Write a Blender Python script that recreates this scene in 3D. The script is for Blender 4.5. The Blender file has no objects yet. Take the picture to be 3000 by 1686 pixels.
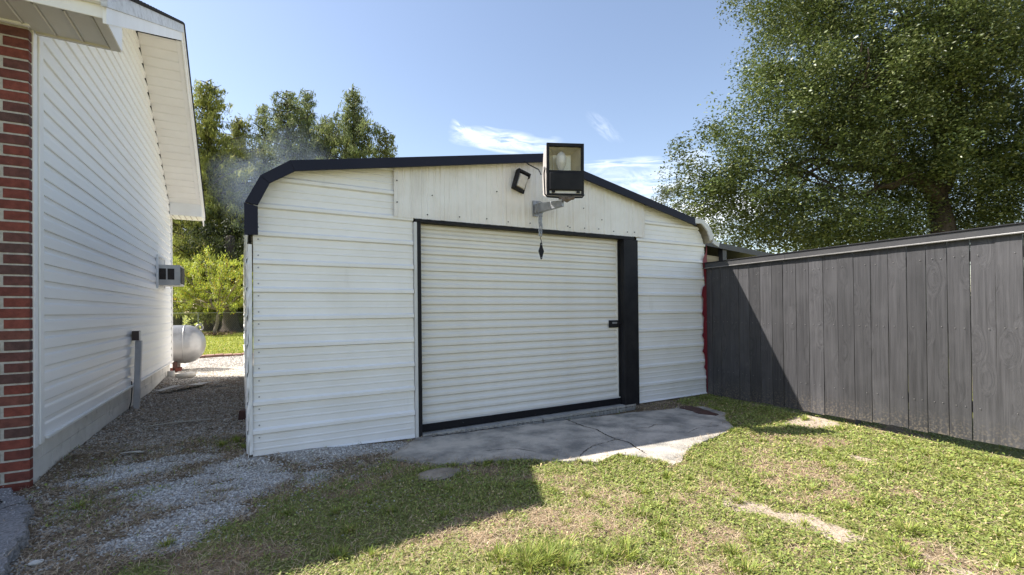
import bpy, math, random
import numpy as np
from mathutils import Vector, Matrix, Euler
rng = np.random.default_rng(7)
random.seed(7)
S = bpy.context.scene
COL = S.collection
R = math.radians

# ------------------------------------------------------------------ camera
CAM_H = 1.19
YAW, PITCH, ROLL = 0.51298, 0.00659, -0.01038
F_PX, PPY = 1344.0, 900.8            # focal length and principal row, in pixels of a 3000 x 1686 picture
def _basis():
    cy, sy, cp, sp = math.cos(YAW), math.sin(YAW), math.cos(PITCH), math.sin(PITCH)
    fw = Vector((sy*cp, cy*cp, sp)); r = Vector((cy, -sy, 0)); u = r.cross(fw)
    cr, sr = math.cos(ROLL), math.sin(ROLL)
    return r*cr + u*sr, u*cr - r*sr, fw
CR, CU, CF = _basis()
cam_d = bpy.data.cameras.new('camera'); cam = bpy.data.objects.new('camera', cam_d); COL.objects.link(cam)
cam_d.sensor_width = 36.0; cam_d.lens = F_PX/3000*36.0; cam_d.shift_y = (PPY-843)/3000
cam_d.clip_start = 0.05; cam_d.clip_end = 2000
cam.matrix_world = Matrix(((CR.x, CU.x, -CF.x, 0), (CR.y, CU.y, -CF.y, 0), (CR.z, CU.z, -CF.z, CAM_H), (0, 0, 0, 1)))
S.camera = cam
def at(px, py, depth):
    """world point seen at a photo pixel at a given depth (surveying helper)"""
    v = CR*((px-1500)/F_PX) + CU*((PPY-py)/F_PX) + CF
    return Vector((0, 0, CAM_H)) + v*depth

# ------------------------------------------------------------------ world, sun, exposure
TO_SUN = Vector((-0.703, 0.47, 1.0)).normalized()
SUN_EL = math.asin(TO_SUN.z); SUN_AZ = math.atan2(TO_SUN.x, TO_SUN.y)
W = bpy.data.worlds.new("World"); S.world = W; W.use_nodes = True
wn = W.node_tree.nodes; wl = W.node_tree.links; wn.clear()
wo = wn.new('ShaderNodeOutputWorld'); bg = wn.new('ShaderNodeBackground')
sky = wn.new('ShaderNodeTexSky'); sky.sky_type = 'NISHITA'; sky.sun_disc = False
sky.sun_elevation = SUN_EL; sky.sun_rotation = SUN_AZ; sky.air_density = 1.0; sky.dust_density = 0.6; sky.ozone_density = 1.6
bg.inputs['Strength'].default_value = 0.125
def wmath(op, a, b=None, c=None):
    n = wn.new('ShaderNodeMath'); n.operation = op
    for i, v in enumerate((a, b, c)):
        if v is None: continue
        if isinstance(v, (int, float)): n.inputs[i].default_value = v
        else: wl.new(v, n.inputs[i])
    return n.outputs[0]
tc = wn.new('ShaderNodeTexCoord')
# thin cirrus streaks: wisps low over the garage plus sparse ones elsewhere
def wisp(px, py, lx, ly, ang, scale, seed, gain):
    """an elongated patch of cirrus round one sky direction, broken up by noise"""
    d = (at(px, py, 1)-Vector((0, 0, CAM_H))).normalized()
    e1 = d.cross(Vector((0, 0, 1))).normalized(); e2 = e1.cross(d)
    a1 = e1*math.cos(ang)+e2*math.sin(ang); a2 = e2*math.cos(ang)-e1*math.sin(ang)
    def dot(v):
        n = wn.new('ShaderNodeVectorMath'); n.operation = 'DOT_PRODUCT'
        wl.new(tc.outputs['Generated'], n.inputs[0]); n.inputs[1].default_value = v; return n.outputs['Value']
    u = wmath('DIVIDE', dot(a1), lx); v = wmath('DIVIDE', dot(a2), ly)
    comb = wn.new('ShaderNodeCombineXYZ'); wl.new(u, comb.inputs[0]); wl.new(v, comb.inputs[1]); comb.inputs[2].default_value = seed
    nz = wn.new('ShaderNodeTexNoise'); wl.new(comb.outputs[0], nz.inputs['Vector'])
    nz.inputs['Scale'].default_value = scale; nz.inputs['Detail'].default_value = 8; nz.inputs['Roughness'].default_value = 0.62
    nz.inputs['Distortion'].default_value = 0.9
    n2 = wn.new('ShaderNodeTexNoise'); wl.new(comb.outputs[0], n2.inputs['Vector']); n2.inputs['Scale'].default_value = 0.9
    vv = wmath('ADD', v, wmath('MULTIPLY', wmath('SUBTRACT', n2.outputs['Fac'], 0.5), 2.2))
    r2 = wmath('ADD', wmath('MULTIPLY', u, u), wmath('MULTIPLY', vv, vv))
    fall = wmath('MAXIMUM', wmath('SUBTRACT', 1.0, r2), 0.0)
    near = wmath('GREATER_THAN', dot(d), 0.3)
    m = wmath('MULTIPLY', wmath('MULTIPLY', fall, near), wmath('MAXIMUM', wmath('MULTIPLY', wmath('SUBTRACT', nz.outputs['Fac'], 0.36), 3.0), 0.0))
    return wmath('MULTIPLY', m, gain)
ws = [wisp(1490, 420, .125, .026, -.10, 1.8, 1.0, .85), wisp(1370, 388, .040, .013, -.5, 2.2, 9.0, .5),
      wisp(1830, 480, .12, .011, -.06, 1.7, 3.0, .5),
      wisp(1770, 375, .05, .016, -.8, 1.7, 5.0, .16), wisp(1880, 560, .16, .06, .05, 1.5, 7.0, .8),
      wisp(2060, 640, .13, .06, .1, 1.5, 8.5, 1.5)]
acc = ws[0]
for w_ in ws[1:]: acc = wmath('ADD', acc, w_)
acc = wmath('MINIMUM', acc, 0.9)
mixc = wn.new('ShaderNodeMix'); mixc.data_type = 'RGBA'
tint = wn.new('ShaderNodeMix'); tint.data_type = 'RGBA'; tint.blend_type = 'MULTIPLY'; tint.inputs['Factor'].default_value = 1; wl.new(sky.outputs[0], tint.inputs['A']); tint.inputs['B'].default_value = (.93, .82, .745, 1)
wl.new(acc, mixc.inputs['Factor']); wl.new(tint.outputs['Result'], mixc.inputs['A']); mixc.inputs['B'].default_value = (6.6, 6.7, 6.9, 1)
wl.new(mixc.outputs['Result'], bg.inputs['Color']); wl.new(bg.outputs[0], wo.inputs[0])

sl = bpy.data.lights.new('sun', 'SUN'); sl.energy = 4.1; sl.angle = R(0.53); sl.color = (1.0, 0.955, 0.88)
so = bpy.data.objects.new('sun', sl); COL.objects.link(so); so.location = (-20, 15, 30)
so.rotation_euler = (-TO_SUN).to_track_quat('-Z', 'Y').to_euler()
S.view_settings.view_transform = 'Standard'; S.view_settings.look = 'None'
S.view_settings.exposure = 1.34; S.view_settings.gamma = 1.0; S.view_settings.use_curve_mapping = False
S.render.engine = 'CYCLES'
S.cycles.max_bounces = 6; S.cycles.transparent_max_bounces = 8

# ------------------------------------------------------------------ materials
def nd(m, t, **kw):
    n = m.node_tree.nodes.new(t)
    for k, v in kw.items(): setattr(n, k, v)
    return n
def mat(name, col, rough=0.6, spec=0.4, metal=0.0, var=0.12, scale=6.0, col2=None, bump=0.0, bscale=40.0,
        stretch=(1, 1, 1), attr=None, trans=0.0, detail=5, fac=(0.35, 0.65), grime=None):
    """general procedural surface: two-tone noise colour, noise bump, optional per-vertex colour and streaky grime"""
    m = bpy.data.materials.new(name); m.use_nodes = True
    nt = m.node_tree; L = nt.links; b = nt.nodes['Principled BSDF']
    b.inputs['Roughness'].default_value = rough; b.inputs['Specular IOR Level'].default_value = spec; b.inputs['Metallic'].default_value = metal
    tcn = nd(m, 'ShaderNodeTexCoord'); mp = nd(m, 'ShaderNodeMapping'); mp.inputs['Scale'].default_value = stretch
    L.new(tcn.outputs['Object'], mp.inputs[0])
    nz = nd(m, 'ShaderNodeTexNoise'); L.new(mp.outputs[0], nz.inputs['Vector'])
    nz.inputs['Scale'].default_value = scale; nz.inputs['Detail'].default_value = detail; nz.inputs['Roughness'].default_value = 0.6
    mr = nd(m, 'ShaderNodeMapRange'); L.new(nz.outputs['Fac'], mr.inputs[0])
    mr.inputs[1].default_value, mr.inputs[2].default_value = fac
    mx = nd(m, 'ShaderNodeMix', data_type='RGBA'); L.new(mr.outputs[0], mx.inputs['Factor'])
    c2 = col2 if col2 else tuple(max(0, c*(1-var*2)) for c in col)
    if attr:
        at_ = nd(m, 'ShaderNodeAttribute', attribute_name=attr)
        d1 = nd(m, 'ShaderNodeMix', data_type='RGBA', blend_type='MULTIPLY'); d1.inputs['Factor'].default_value = 1
        L.new(at_.outputs['Color'], d1.inputs['A']); d1.inputs['B'].default_value = (1-var*1.5, 1-var*1.5, 1-var*1.5, 1)
        L.new(at_.outputs['Color'], mx.inputs['A']); L.new(d1.outputs['Result'], mx.inputs['B'])
    else:
        mx.inputs['A'].default_value = (*col, 1); mx.inputs['B'].default_value = (*c2, 1)
    out = mx.outputs['Result']
    if grime:
        gc, gs, gstr, lo, hi, amt = grime
        mp2 = nd(m, 'ShaderNodeMapping'); mp2.inputs['Scale'].default_value = gstr; L.new(tcn.outputs['Object'], mp2.inputs[0])
        n2 = nd(m, 'ShaderNodeTexNoise'); L.new(mp2.outputs[0], n2.inputs['Vector']); n2.inputs['Scale'].default_value = gs; n2.inputs['Detail'].default_value = 8
        n2.inputs['Roughness'].default_value = 0.7
        m2 = nd(m, 'ShaderNodeMapRange'); L.new(n2.outputs['Fac'], m2.inputs[0]); m2.inputs[1].default_value = lo; m2.inputs[2].default_value = hi; m2.inputs[4].default_value = amt
        x2 = nd(m, 'ShaderNodeMix', data_type='RGBA'); L.new(m2.outputs[0], x2.inputs['Factor']); L.new(out, x2.inputs['A']); x2.inputs['B'].default_value = (*gc, 1)
        out = x2.outputs['Result']
    L.new(out, b.inputs['Base Color'])
    if bump > 0:
        nb = nd(m, 'ShaderNodeTexNoise'); L.new(mp.outputs[0], nb.inputs['Vector']); nb.inputs['Scale'].default_value = bscale; nb.inputs['Detail'].default_value = 6
        bp = nd(m, 'ShaderNodeBump'); bp.inputs['Strength'].default_value = bump; bp.inputs['Distance'].default_value = 0.01
        L.new(nb.outputs['Fac'], bp.inputs['Height']); L.new(bp.outputs[0], b.inputs['Normal'])
    if trans > 0:
        tr = nd(m, 'ShaderNodeBsdfTranslucent'); ms = nd(m, 'ShaderNodeMixShader'); ms.inputs[0].default_value = trans
        L.new(out, tr.inputs['Color'])
        L.new(b.outputs[0], ms.inputs[1]); L.new(tr.outputs[0], ms.inputs[2])
        L.new(ms.outputs[0], nt.nodes['Material Output'].inputs[0])
    return m
M = {}
M['sheet'] = mat('white_painted_sheet_metal', (.88, .87, .855), .38, .5, scale=2.2, col2=(.82, .805, .78), bump=.08, bscale=9, grime=((.30, .27, .21), 5.0, (1.2, 1, .22), .60, .85, .30))
M['sheet_low'] = mat('mud_splashed_white_sheet', (.88, .87, .855), .42, .5, scale=2.2, col2=(.80, .78, .75), bump=.08, bscale=9, grime=((.14, .11, .08), 55.0, (1, 1, 1), .66, .72, .75))
M['gable'] = mat('chalky_white_sheet', (.86, .84, .81), .5, .4, scale=3, col2=(.78, .74, .69), bump=.05, bscale=12, grime=((.33, .28, .20), 3.0, (2.5, 1, .25), .56, .8, .45))
M['curtain'] = mat('pale_grey_door_paint', (.80, .775, .73), .36, .5, scale=3, col2=(.75, .72, .665), bump=.04, bscale=20, grime=((.75, .76, .78), 7.0, (.5, 1, 1.5), .63, .70, .5))
M['black'] = mat('black_paint', (.010, .010, .013), .6, .22, scale=5, col2=(.02, .02, .022), bump=.06, bscale=18)
M['black_chip'] = mat('chipped_black_paint', (.010, .010, .013), .6, .22, scale=5, grime=((.75, .75, .73), 26.0, (.35, 1, 1.4), .665, .68, 1.0))
M['navy'] = mat('dark_navy_trim_paint', (.009, .011, .024), .55, .25, scale=3, col2=(.013, .014, .028), bump=.05, bscale=10)
M['whitetrim'] = mat('white_trim', (.66, .66, .65), .45, .4, scale=4, col2=(.6, .59, .57), bump=.03)
M['cream'] = mat('cream_underside_sheet', (.50, .46, .37), .5, .4, scale=4, col2=(.38, .33, .25), bump=.1, bscale=9)
M['red'] = mat('red_paint', (.21, .022, .032), .5, .4, scale=10, col2=(.15, .016, .026), bump=.12)
M['siding'] = mat('white_vinyl_siding', (.90, .89, .875), .42, .4, scale=1.6, col2=(.86, .85, .83), bump=.06, bscale=60, stretch=(1, .25, 1.5), grime=((.45, .42, .36), 2.2, (1, .5, 1), .6, .9, .25))
M['vinyl'] = mat('white_vinyl_trim', (.88, .87, .85), .4, .4, scale=3, col2=(.83, .81, .78), bump=.02)
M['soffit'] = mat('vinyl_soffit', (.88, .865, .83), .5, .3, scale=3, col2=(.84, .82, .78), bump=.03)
M['soffit_dark'] = mat('darker_soffit', (.62, .59, .54), .55, .3, scale=3, col2=(.57, .54, .49), bump=.03)  # darker tone of the soffit, for the front eave and the ribs
M['fascia_dirty'] = mat('mildewed_fascia', (.66, .67, .69), .45, .4, scale=3, col2=(.58, .59, .6), grime=((.22, .20, .19), 9.0, (1, 1, 2.2), .48, .72, .7))
M['shingle'] = mat('black_shingle', (.045, .043, .042), .9, .2, scale=60, col2=(.015, .015, .015), bump=.5, bscale=120)
M['mortar'] = mat('pale_mortar', (.50, .475, .425), .9, .2, scale=30, col2=(.37, .345, .30), bump=.6, bscale=90)
M['found'] = mat('painted_block', (.78, .76, .72), .7, .3, scale=6, col2=(.68, .66, .62), bump=.35, bscale=70, grime=((.16, .15, .13), 5.0, (1, 1, 1), .57, .72, .6))
M['foundjoint'] = mat('painted_joint', (.60, .58, .54), .8, .2, scale=12, col2=(.25, .235, .21), bump=.4)
bricks = []
for i, c in enumerate([(.20, .054, .038), (.17, .052, .039), (.225, .062, .043), (.14, .056, .046), (.185, .068, .050), (.11, .058, .050)]):
    bricks.append(mat('red_brick_face', c, .75, .3, scale=22, col2=tuple(v*.62 for v in c), bump=.45, bscale=75, grime=((.45, .38, .33), 28.0, (1, 1, 1), .69, .75, .7)))
M['galv'] = mat('galvanised_steel', (.42, .43, .45), .45, .5, metal=.7, scale=14, col2=(.3, .31, .33), bump=.1)
M['greypipe'] = mat('grey_pvc', (.52, .51, .52), .5, .4, scale=5)
M['brownbox'] = mat('weathered_box', (.09, .065, .055), .6, .4, scale=14)
M['ac'] = mat('beige_grey_enamel', (.62, .60, .56), .45, .4, scale=5)
M['dark'] = mat('dark_recess', (.02, .019, .017), .7, .3, scale=10)
M['tank'] = mat('silver_tank_paint', (.40, .40, .405), .40, .5, metal=.45, scale=1.8, col2=(.27, .27, .27), bump=.08, bscale=10, grime=((.17, .165, .16), 2.2, (1, 1, 1), .5, .72, .6))
M['concrete'] = mat('weathered_concrete', (.56, .505, .435), .85, .25, scale=3.0, col2=(.23, .22, .20), bump=.9, bscale=70, detail=12, fac=(.40, .64), grime=((.68, .64, .58), 150.0, (1, 1, 1), .62, .68, .75))
M['concrete2'] = mat('sill_concrete', (.46, .44, .40), .85, .25, scale=5, col2=(.33, .315, .29), bump=.5, bscale=90, grime=((.09, .088, .08), 40.0, (1, 1, 1), .60, .70, .5))
M['soil'] = mat('dark_soil', (.035, .03, .022), .95, .1, scale=40, col2=(.02, .016, .012), bump=.5)
M['asphalt'] = mat('old_asphalt', (.34, .325, .32), .85, .3, scale=70, col2=(.15, .145, .145), bump=1.0, bscale=95, grime=((.5, .5, .5), 160.0, (1, 1, 1), .58, .66, .8))
M['bark'] = mat('bark', (.10, .078, .058), .9, .2, scale=12, col2=(.05, .038, .03), bump=.8, bscale=22, stretch=(1, 1, .3))
M['palebark'] = mat('pale_bark', (.30, .25, .20), .85, .2, scale=16, col2=(.18, .14, .11), bump=.5)
M['rust'] = mat('rusty_brown', (.085, .035, .028), .6, .4, scale=14, col2=(.05, .022, .018))
M['edging'] = mat('faded_red_edging', (.40, .25, .20), .8, .2, scale=6, col2=(.32, .18, .14), bump=.3)
M['wire'] = mat('dull_wire', (.20, .20, .20), .5, .4, metal=.3)
M['rawwood'] = mat('raw_lumber', (.45, .38, .27), .75, .3, scale=8, col2=(.33, .26, .17), stretch=(.3, 1, 4), bump=.3)
M['stone'] = mat('sandy_stone', (.34, .29, .23), .9, .2, scale=14, col2=(.22, .185, .145), bump=.7, bscale=50)
M['plastic'] = mat('white_plastic_scrap', (.62, .60, .56), .6, .4, scale=9, col2=(.5, .47, .42))
M['blade'] = mat('grass_blades', (.1, .14, .04), .55, .35, attr='Col', scale=300, var=.12, trans=.30)
M['leafy'] = mat('weed_leaves', (.1, .14, .04), .5, .4, attr='Col', scale=300, var=.1, trans=.28)
M['straw'] = mat('dead_straw', (.2, .13, .07), .8, .2, attr='Col', scale=200, var=.15)
M['pebble'] = mat('limestone_gravel', (.4, .4, .4), .85, .25, attr='Col', scale=120, var=.15, bump=.3, bscale=200)
M['oakleaf'] = mat('oak_foliage', (.06, .08, .03), .40, .45, attr='Col', scale=9, var=.2, trans=.24)
M['cypressleaf'] = mat('cypress_foliage', (.06, .08, .03), .6, .3, attr='Col', scale=9, var=.2, trans=.36)
M['peachleaf'] = mat('peach_foliage', (.06, .08, .03), .45, .4, attr='Col', scale=9, var=.1, trans=.42)
# weathered black fence paint with vertical grain and knots
def fence_mat():
    m = bpy.data.materials.new('weathered_black_fence_paint'); m.use_nodes = True
    L = m.node_tree.links; b = m.node_tree.nodes['Principled BSDF']; b.inputs['Roughness'].default_value = .55; b.inputs['Specular IOR Level'].default_value = .45
    g = nd(m, 'ShaderNodeTexCoord'); oi = nd(m, 'ShaderNodeObjectInfo')
    off = nd(m, 'ShaderNodeVectorMath', operation='MULTIPLY_ADD'); cmb = nd(m, 'ShaderNodeCombineXYZ')
    for i in range(3): L.new(oi.outputs['Random'], cmb.inputs[i])
    L.new(cmb.outputs[0], off.inputs[0]); off.inputs[1].default_value = (37, 11, 23); L.new(g.outputs['Object'], off.inputs[2])
    # knots: distorted cells that bend the grain
    vo = nd(m, 'ShaderNodeTexVoronoi'); mpv = nd(m, 'ShaderNodeMapping'); mpv.inputs['Scale'].default_value = (5.5, 5.5, 2.3)
    L.new(off.outputs[0], mpv.inputs[0]); L.new(mpv.outputs[0], vo.inputs['Vector']); vo.inputs['Scale'].default_value = 1.0
    kd = nd(m, 'ShaderNodeMapRange'); L.new(vo.outputs['Distance'], kd.inputs[0]); kd.inputs[1].default_value = 0.0; kd.inputs[2].default_value = .42; kd.inputs[3].default_value = 1; kd.inputs[4].default_value = 0
    mp = nd(m, 'ShaderNodeMapping'); mp.inputs['Scale'].default_value = (42, 42, 1.6); L.new(off.outputs[0], mp.inputs[0])
    ad = nd(m, 'ShaderNodeVectorMath', operation='MULTIPLY_ADD'); L.new(kd.outputs[0], ad.inputs[0]); ad.inputs[1].default_value = (3.5, 3.5, 3.5); L.new(mp.outputs[0], ad.inputs[2])
    nz = nd(m, 'ShaderNodeTexNoise'); L.new(ad.outputs[0], nz.inputs['Vector']); nz.inputs['Scale'].default_value = 1.0; nz.inputs['Detail'].default_value = 8; nz.inputs['Roughness'].default_value = .65
    n2 = nd(m, 'ShaderNodeTexNoise'); L.new(off.outputs[0], n2.inputs['Vector']); n2.inputs['Scale'].default_value = 3.0; n2.inputs['Detail'].default_value = 4
    mx = nd(m, 'ShaderNodeMix', data_type='RGBA'); mx.inputs['A'].default_value = (.026, .025, .027, 1); mx.inputs['B'].default_value = (.060, .058, .062, 1)
    r_ = nd(m, 'ShaderNodeMapRange'); L.new(nz.outputs['Fac'], r_.inputs[0]); r_.inputs[1].default_value = .3; r_.inputs[2].default_value = .66
    L.new(r_.outputs[0], mx.inputs['Factor'])
    m3 = nd(m, 'ShaderNodeMix', data_type='RGBA'); m3.inputs['B'].default_value = (.085, .082, .086, 1); L.new(mx.outputs['Result'], m3.inputs['A'])
    r3 = nd(m, 'ShaderNodeMapRange'); L.new(n2.outputs['Fac'], r3.inputs[0]); r3.inputs[1].default_value = .5; r3.inputs[2].default_value = .8; r3.inputs[4].default_value = .5
    L.new(r3.outputs[0], m3.inputs['Factor'])
    hv = nd(m, 'ShaderNodeHueSaturation'); vr = nd(m, 'ShaderNodeMapRange'); L.new(oi.outputs['Random'], vr.inputs[0]); vr.inputs[3].default_value = .74; vr.inputs[4].default_value = 1.24
    L.new(vr.outputs[0], hv.inputs['Value']); L.new(m3.outputs['Result'], hv.inputs['Color']); sp = nd(m, 'ShaderNodeSeparateXYZ'); L.new(g.outputs['Object'], sp.inputs[0]); zr = nd(m, 'ShaderNodeMapRange'); L.new(sp.outputs['Z'], zr.inputs[0])
    zr.inputs[1].default_value = -.88; zr.inputs[2].default_value = -.62; zr.inputs[3].default_value = .55; zr.inputs[4].default_value = 0
    n4 = nd(m, 'ShaderNodeTexNoise'); L.new(off.outputs[0], n4.inputs['Vector']); n4.inputs['Scale'].default_value = 60; n4.inputs['Detail'].default_value = 6
    r4 = nd(m, 'ShaderNodeMapRange'); L.new(n4.outputs['Fac'], r4.inputs[0]); r4.inputs[1].default_value = .5; r4.inputs[2].default_value = .62
    m4 = nd(m, 'ShaderNodeMath', operation='MULTIPLY'); L.new(zr.outputs[0], m4.inputs[0]); L.new(r4.outputs[0], m4.inputs[1])
    x4 = nd(m, 'ShaderNodeMix', data_type='RGBA'); L.new(m4.outputs[0], x4.inputs['Factor']); L.new(hv.outputs[0], x4.inputs['A']); x4.inputs['B'].default_value = (.22, .18, .13, 1)
    L.new(x4.outputs['Result'], b.inputs['Base Color'])
    bp = nd(m, 'ShaderNodeBump'); bp.inputs['Strength'].default_value = .55; bp.inputs['Distance'].default_value = .006
    L.new(nz.outputs['Fac'], bp.inputs['Height']); L.new(bp.outputs[0], b.inputs['Normal'])
    return m
M['fence'] = fence_mat()
M['drip'] = mat('sunlit_edge_flashing', (.20, .19, .185), .35, .6, scale=9, col2=(.13, .125, .12))  # paler than the cap paint, standing for sun caught on the edge
M['fencecap'] = mat('grey_black_cap_paint', (.045, .045, .047), .45, .4, scale=4, col2=(.060, .058, .06), bump=.05, bscale=14)

# ------------------------------------------------------------------ helpers
class MB:
    def __init__(s): s.v = []; s.f = []
    def add(s, vs, fs):
        o = len(s.v); s.v += [tuple(v) for v in vs]; s.f += [tuple(i+o for i in f) for f in fs]; return s
    def box(s, x0, x1, y0, y1, z0, z1):
        return s.add([(x0,y0,z0),(x1,y0,z0),(x1,y1,z0),(x0,y1,z0),(x0,y0,z1),(x1,y0,z1),(x1,y1,z1),(x0,y1,z1)],
                     [(0,3,2,1),(4,5,6,7),(0,1,5,4),(1,2,6,5),(2,3,7,6),(3,0,4,7)])
    def obox(s, c, ax, ay, az):
        """box from centre and three half-axis vectors"""
        c = Vector(c); ax = Vector(ax); ay = Vector(ay); az = Vector(az)
        vs = [c+ax*i+ay*j+az*k for k in (-1, 1) for i, j in ((-1,-1),(1,-1),(1,1),(-1,1))]
        return s.add(vs, [(0,3,2,1),(4,5,6,7),(0,1,5,4),(1,2,6,5),(2,3,7,6),(3,0,4,7)])
    def prism(s, poly, d, cap=True):
        """extrude a 3-D polygon by vector d"""
        n = len(poly); p = [Vector(q) for q in poly]; d = Vector(d)
        fs = [(i, (i+1) % n, n+(i+1) % n, n+i) for i in range(n)]
        if cap: fs += [tuple(range(n))[::-1], tuple(range(n, 2*n))]
        return s.add(p+[q+d for q in p], fs)
    def tube(s, pts, rads, n=8, cap=True):
        pts = [Vector(p) for p in pts]
        if isinstance(rads, (int, float)): rads = [rads]*len(pts)
        o = len(s.v); up = Vector((0, 0, 1)); a = None
        for i, p in enumerate(pts):
            t = (pts[min(i+1, len(pts)-1)]-pts[max(i-1, 0)]).normalized()
            if a is None: a = t.cross(up if abs(t.z) < .95 else Vector((1, 0, 0))).normalized()
            a = (a-t*a.dot(t)).normalized(); b = t.cross(a)
            for k in range(n):
                an = 2*math.pi*k/n; s.v.append(tuple(p+(a*math.cos(an)+b*math.sin(an))*rads[i]))
        for i in range(len(pts)-1):
            for k in range(n):
                k2 = (k+1) % n; s.f.append((o+i*n+k, o+i*n+k2, o+(i+1)*n+k2, o+(i+1)*n+k))
        if cap: s.f.append(tuple(o+k for k in range(n))[::-1]); s.f.append(tuple(o+(len(pts)-1)*n+k for k in range(n)))
        return s
    def mesh(s, name):
        me = bpy.data.meshes.new(name); me.from_pydata(s.v, [], s.f); me.update(); return me
    def build(s, name, m, parent=None, smooth=False, bevel=0.0, loc=None):
        me = s.mesh(name); me.materials.append(m)
        if smooth: me.polygons.foreach_set('use_smooth', [True]*len(me.polygons))
        o = bpy.data.objects.new(name, me); COL.objects.link(o)
        if loc is not None: me.transform(Matrix.Translation(-Vector(loc))); o.location = loc
        if parent is not None:
            o.parent = parent; o.location = Vector(o.location)-Vector(parent.get('_w', (0, 0, 0)))
            o['_w'] = tuple(Vector(parent.get('_w', (0, 0, 0)))+Vector(o.location))
        else: o['_w'] = tuple(o.location)
        if bevel: 
            md = o.modifiers.new('bevel', 'BEVEL'); md.width = bevel; md.segments = 2; md.limit_method = 'ANGLE'
        return o
def thing(name, label, cat, loc=(0, 0, 0), group=None):
    o = bpy.data.objects.new(name, None); COL.objects.link(o); o.location = loc; o['_w'] = tuple(loc)
    o.empty_display_size = .2
    o['label'] = label; o['category'] = cat
    if group: o['group'] = group
    return o
def tag(o, label, cat, group=None):
    o['label'] = label; o['category'] = cat
    if group: o['group'] = group
    return o
def kind(o, k): o['kind'] = k; return o
def np_mesh(name, V, T, m, cols=None, parent=None, smooth=False):
    """fast triangle mesh from arrays"""
    me = bpy.data.meshes.new(name); V = np.asarray(V, np.float32); T = np.asarray(T, np.int32)
    me.vertices.add(len(V)); me.vertices.foreach_set('co', V.ravel())
    me.loops.add(T.size); me.loops.foreach_set('vertex_index', T.ravel())
    me.polygons.add(len(T)); me.polygons.foreach_set('loop_start', np.arange(0, T.size, T.shape[1], dtype=np.int32))
    if smooth: me.polygons.foreach_set('use_smooth', np.ones(len(T), bool))
    me.update(calc_edges=True)
    if cols is not None:
        a = me.color_attributes.new('Col', 'FLOAT_COLOR', 'POINT')
        c = np.ones((len(V), 4), np.float32); c[:, :3] = cols; a.data.foreach_set('color', c.ravel())
    me.materials.append(m)
    o = bpy.data.objects.new(name, me); COL.objects.link(o)
    if parent is not None:
        o.parent = parent; o.location = -Vector(parent['_w'])
    o['_w'] = (0., 0., 0.)
    return o
def vnoise(x, y, s, seed):
    """smooth value noise"""
    r = np.random.default_rng(seed).random((257, 257)); x = x*s+1000.37; y = y*s+1000.71
    xi = np.floor(x).astype(int); yi = np.floor(y).astype(int); fx = x-xi; fy = y-yi
    fx = fx*fx*(3-2*fx); fy = fy*fy*(3-2*fy); g = lambda a, b: r[a % 257, b % 257]
    return (g(xi, yi)*(1-fx)+g(xi+1, yi)*fx)*(1-fy)+(g(xi, yi+1)*(1-fx)+g(xi+1, yi+1)*fx)*fy
def fbm(x, y, s, seed, o=4):
    t = 0; a = 1; n = 0
    for i in range(o): t = t+a*vnoise(x, y, s*2**i, seed+i); n += a; a *= .5
    return t/n
def inpoly(x, y, P):
    c = np.zeros(x.shape, bool); n = len(P)
    for i in range(n):
        x0, y0 = P[i]; x1, y1 = P[(i+1) % n]
        if y0 == y1: continue
        k = ((y0 > y) != (y1 > y)) & (x < (x1-x0)*(y-y0)/(y1-y0)+x0); c ^= k
    return c
def sst(e0, e1, x): t = np.clip((x-e0)/(e1-e0), 0, 1); return t*t*(3-2*t)

# ------------------------------------------------------------------ ground regions (metres, house wall at x=-1.35, garage front at y=4.245)
GRAV = [[(-.9,3.98),(-.7,4.04),(-.41,4.12),(-.24,4.39),(-.02,4.34),(.1,4.14),(.26,3.79),(.17,3.64),(.04,3.51),(-.03,3.42),(-.05,3.25),(-.11,3.11),(-.21,3.05),(-.27,2.98),(-.29,2.9),(-.47,2.94),(-.58,3.03),(-.62,3.17),(-.56,3.32),(-.71,3.51),(-.69,3.66),(-.56,3.66),(-.69,3.86)],
        [(-1.19,4.59),(-.87,4.65),(-.62,4.74),(-.32,4.69),(-.21,4.53),(-.49,4.46),(-.81,4.29),(-.96,4.25),(-1.12,4.38)],
        [(.1,4.24),(.6,4.28),(.9,4.28),(.95,4.05),(.88,3.95),(.6,3.94),(.37,3.91),(.3,3.99)],
        [(.85,4.28),(1.23,4.2),(1.4,3.95),(1.1,3.85),(.92,3.92)],
        [(.33,3.75),(.55,3.77),(.49,3.65),(.4,3.44),(.25,3.41),(.27,3.65)],
        [(-1.04,3.51),(-.91,3.58),(-.96,3.46)], [(-.94,3.38),(-.80,3.34),(-.84,3.27)], [(-.75,3.12),(-.6,3.16),(-.61,3.05)]]
PASS = [(-1.33,5.9),(-1.07,5.45),(-.8,5.23),(-.47,5.35),(0.02,5.14),(0.02,7),(-.05,14.9),(-6,14.9),(-6,10.9),(-1.33,10.8)]
SLAB = [(1.36,4.215),(1.13,3.99),(.94,3.76),(1.28,3.37),(1.66,3.25),(1.89,3.16),(2.09,2.97),(2.2,2.91),(2.32,2.8),(2.6,2.87),(2.71,2.68),(2.77,2.45),(2.92,2.49),(3.1,2.61),(3.29,2.7),(3.72,2.79),(4.14,2.87),(4.35,3.14),(4.66,3.37),(4.73,3.71),(4.45,3.83),(4.17,3.84),(3.95,3.9),(4.12,4.21)]
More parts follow.
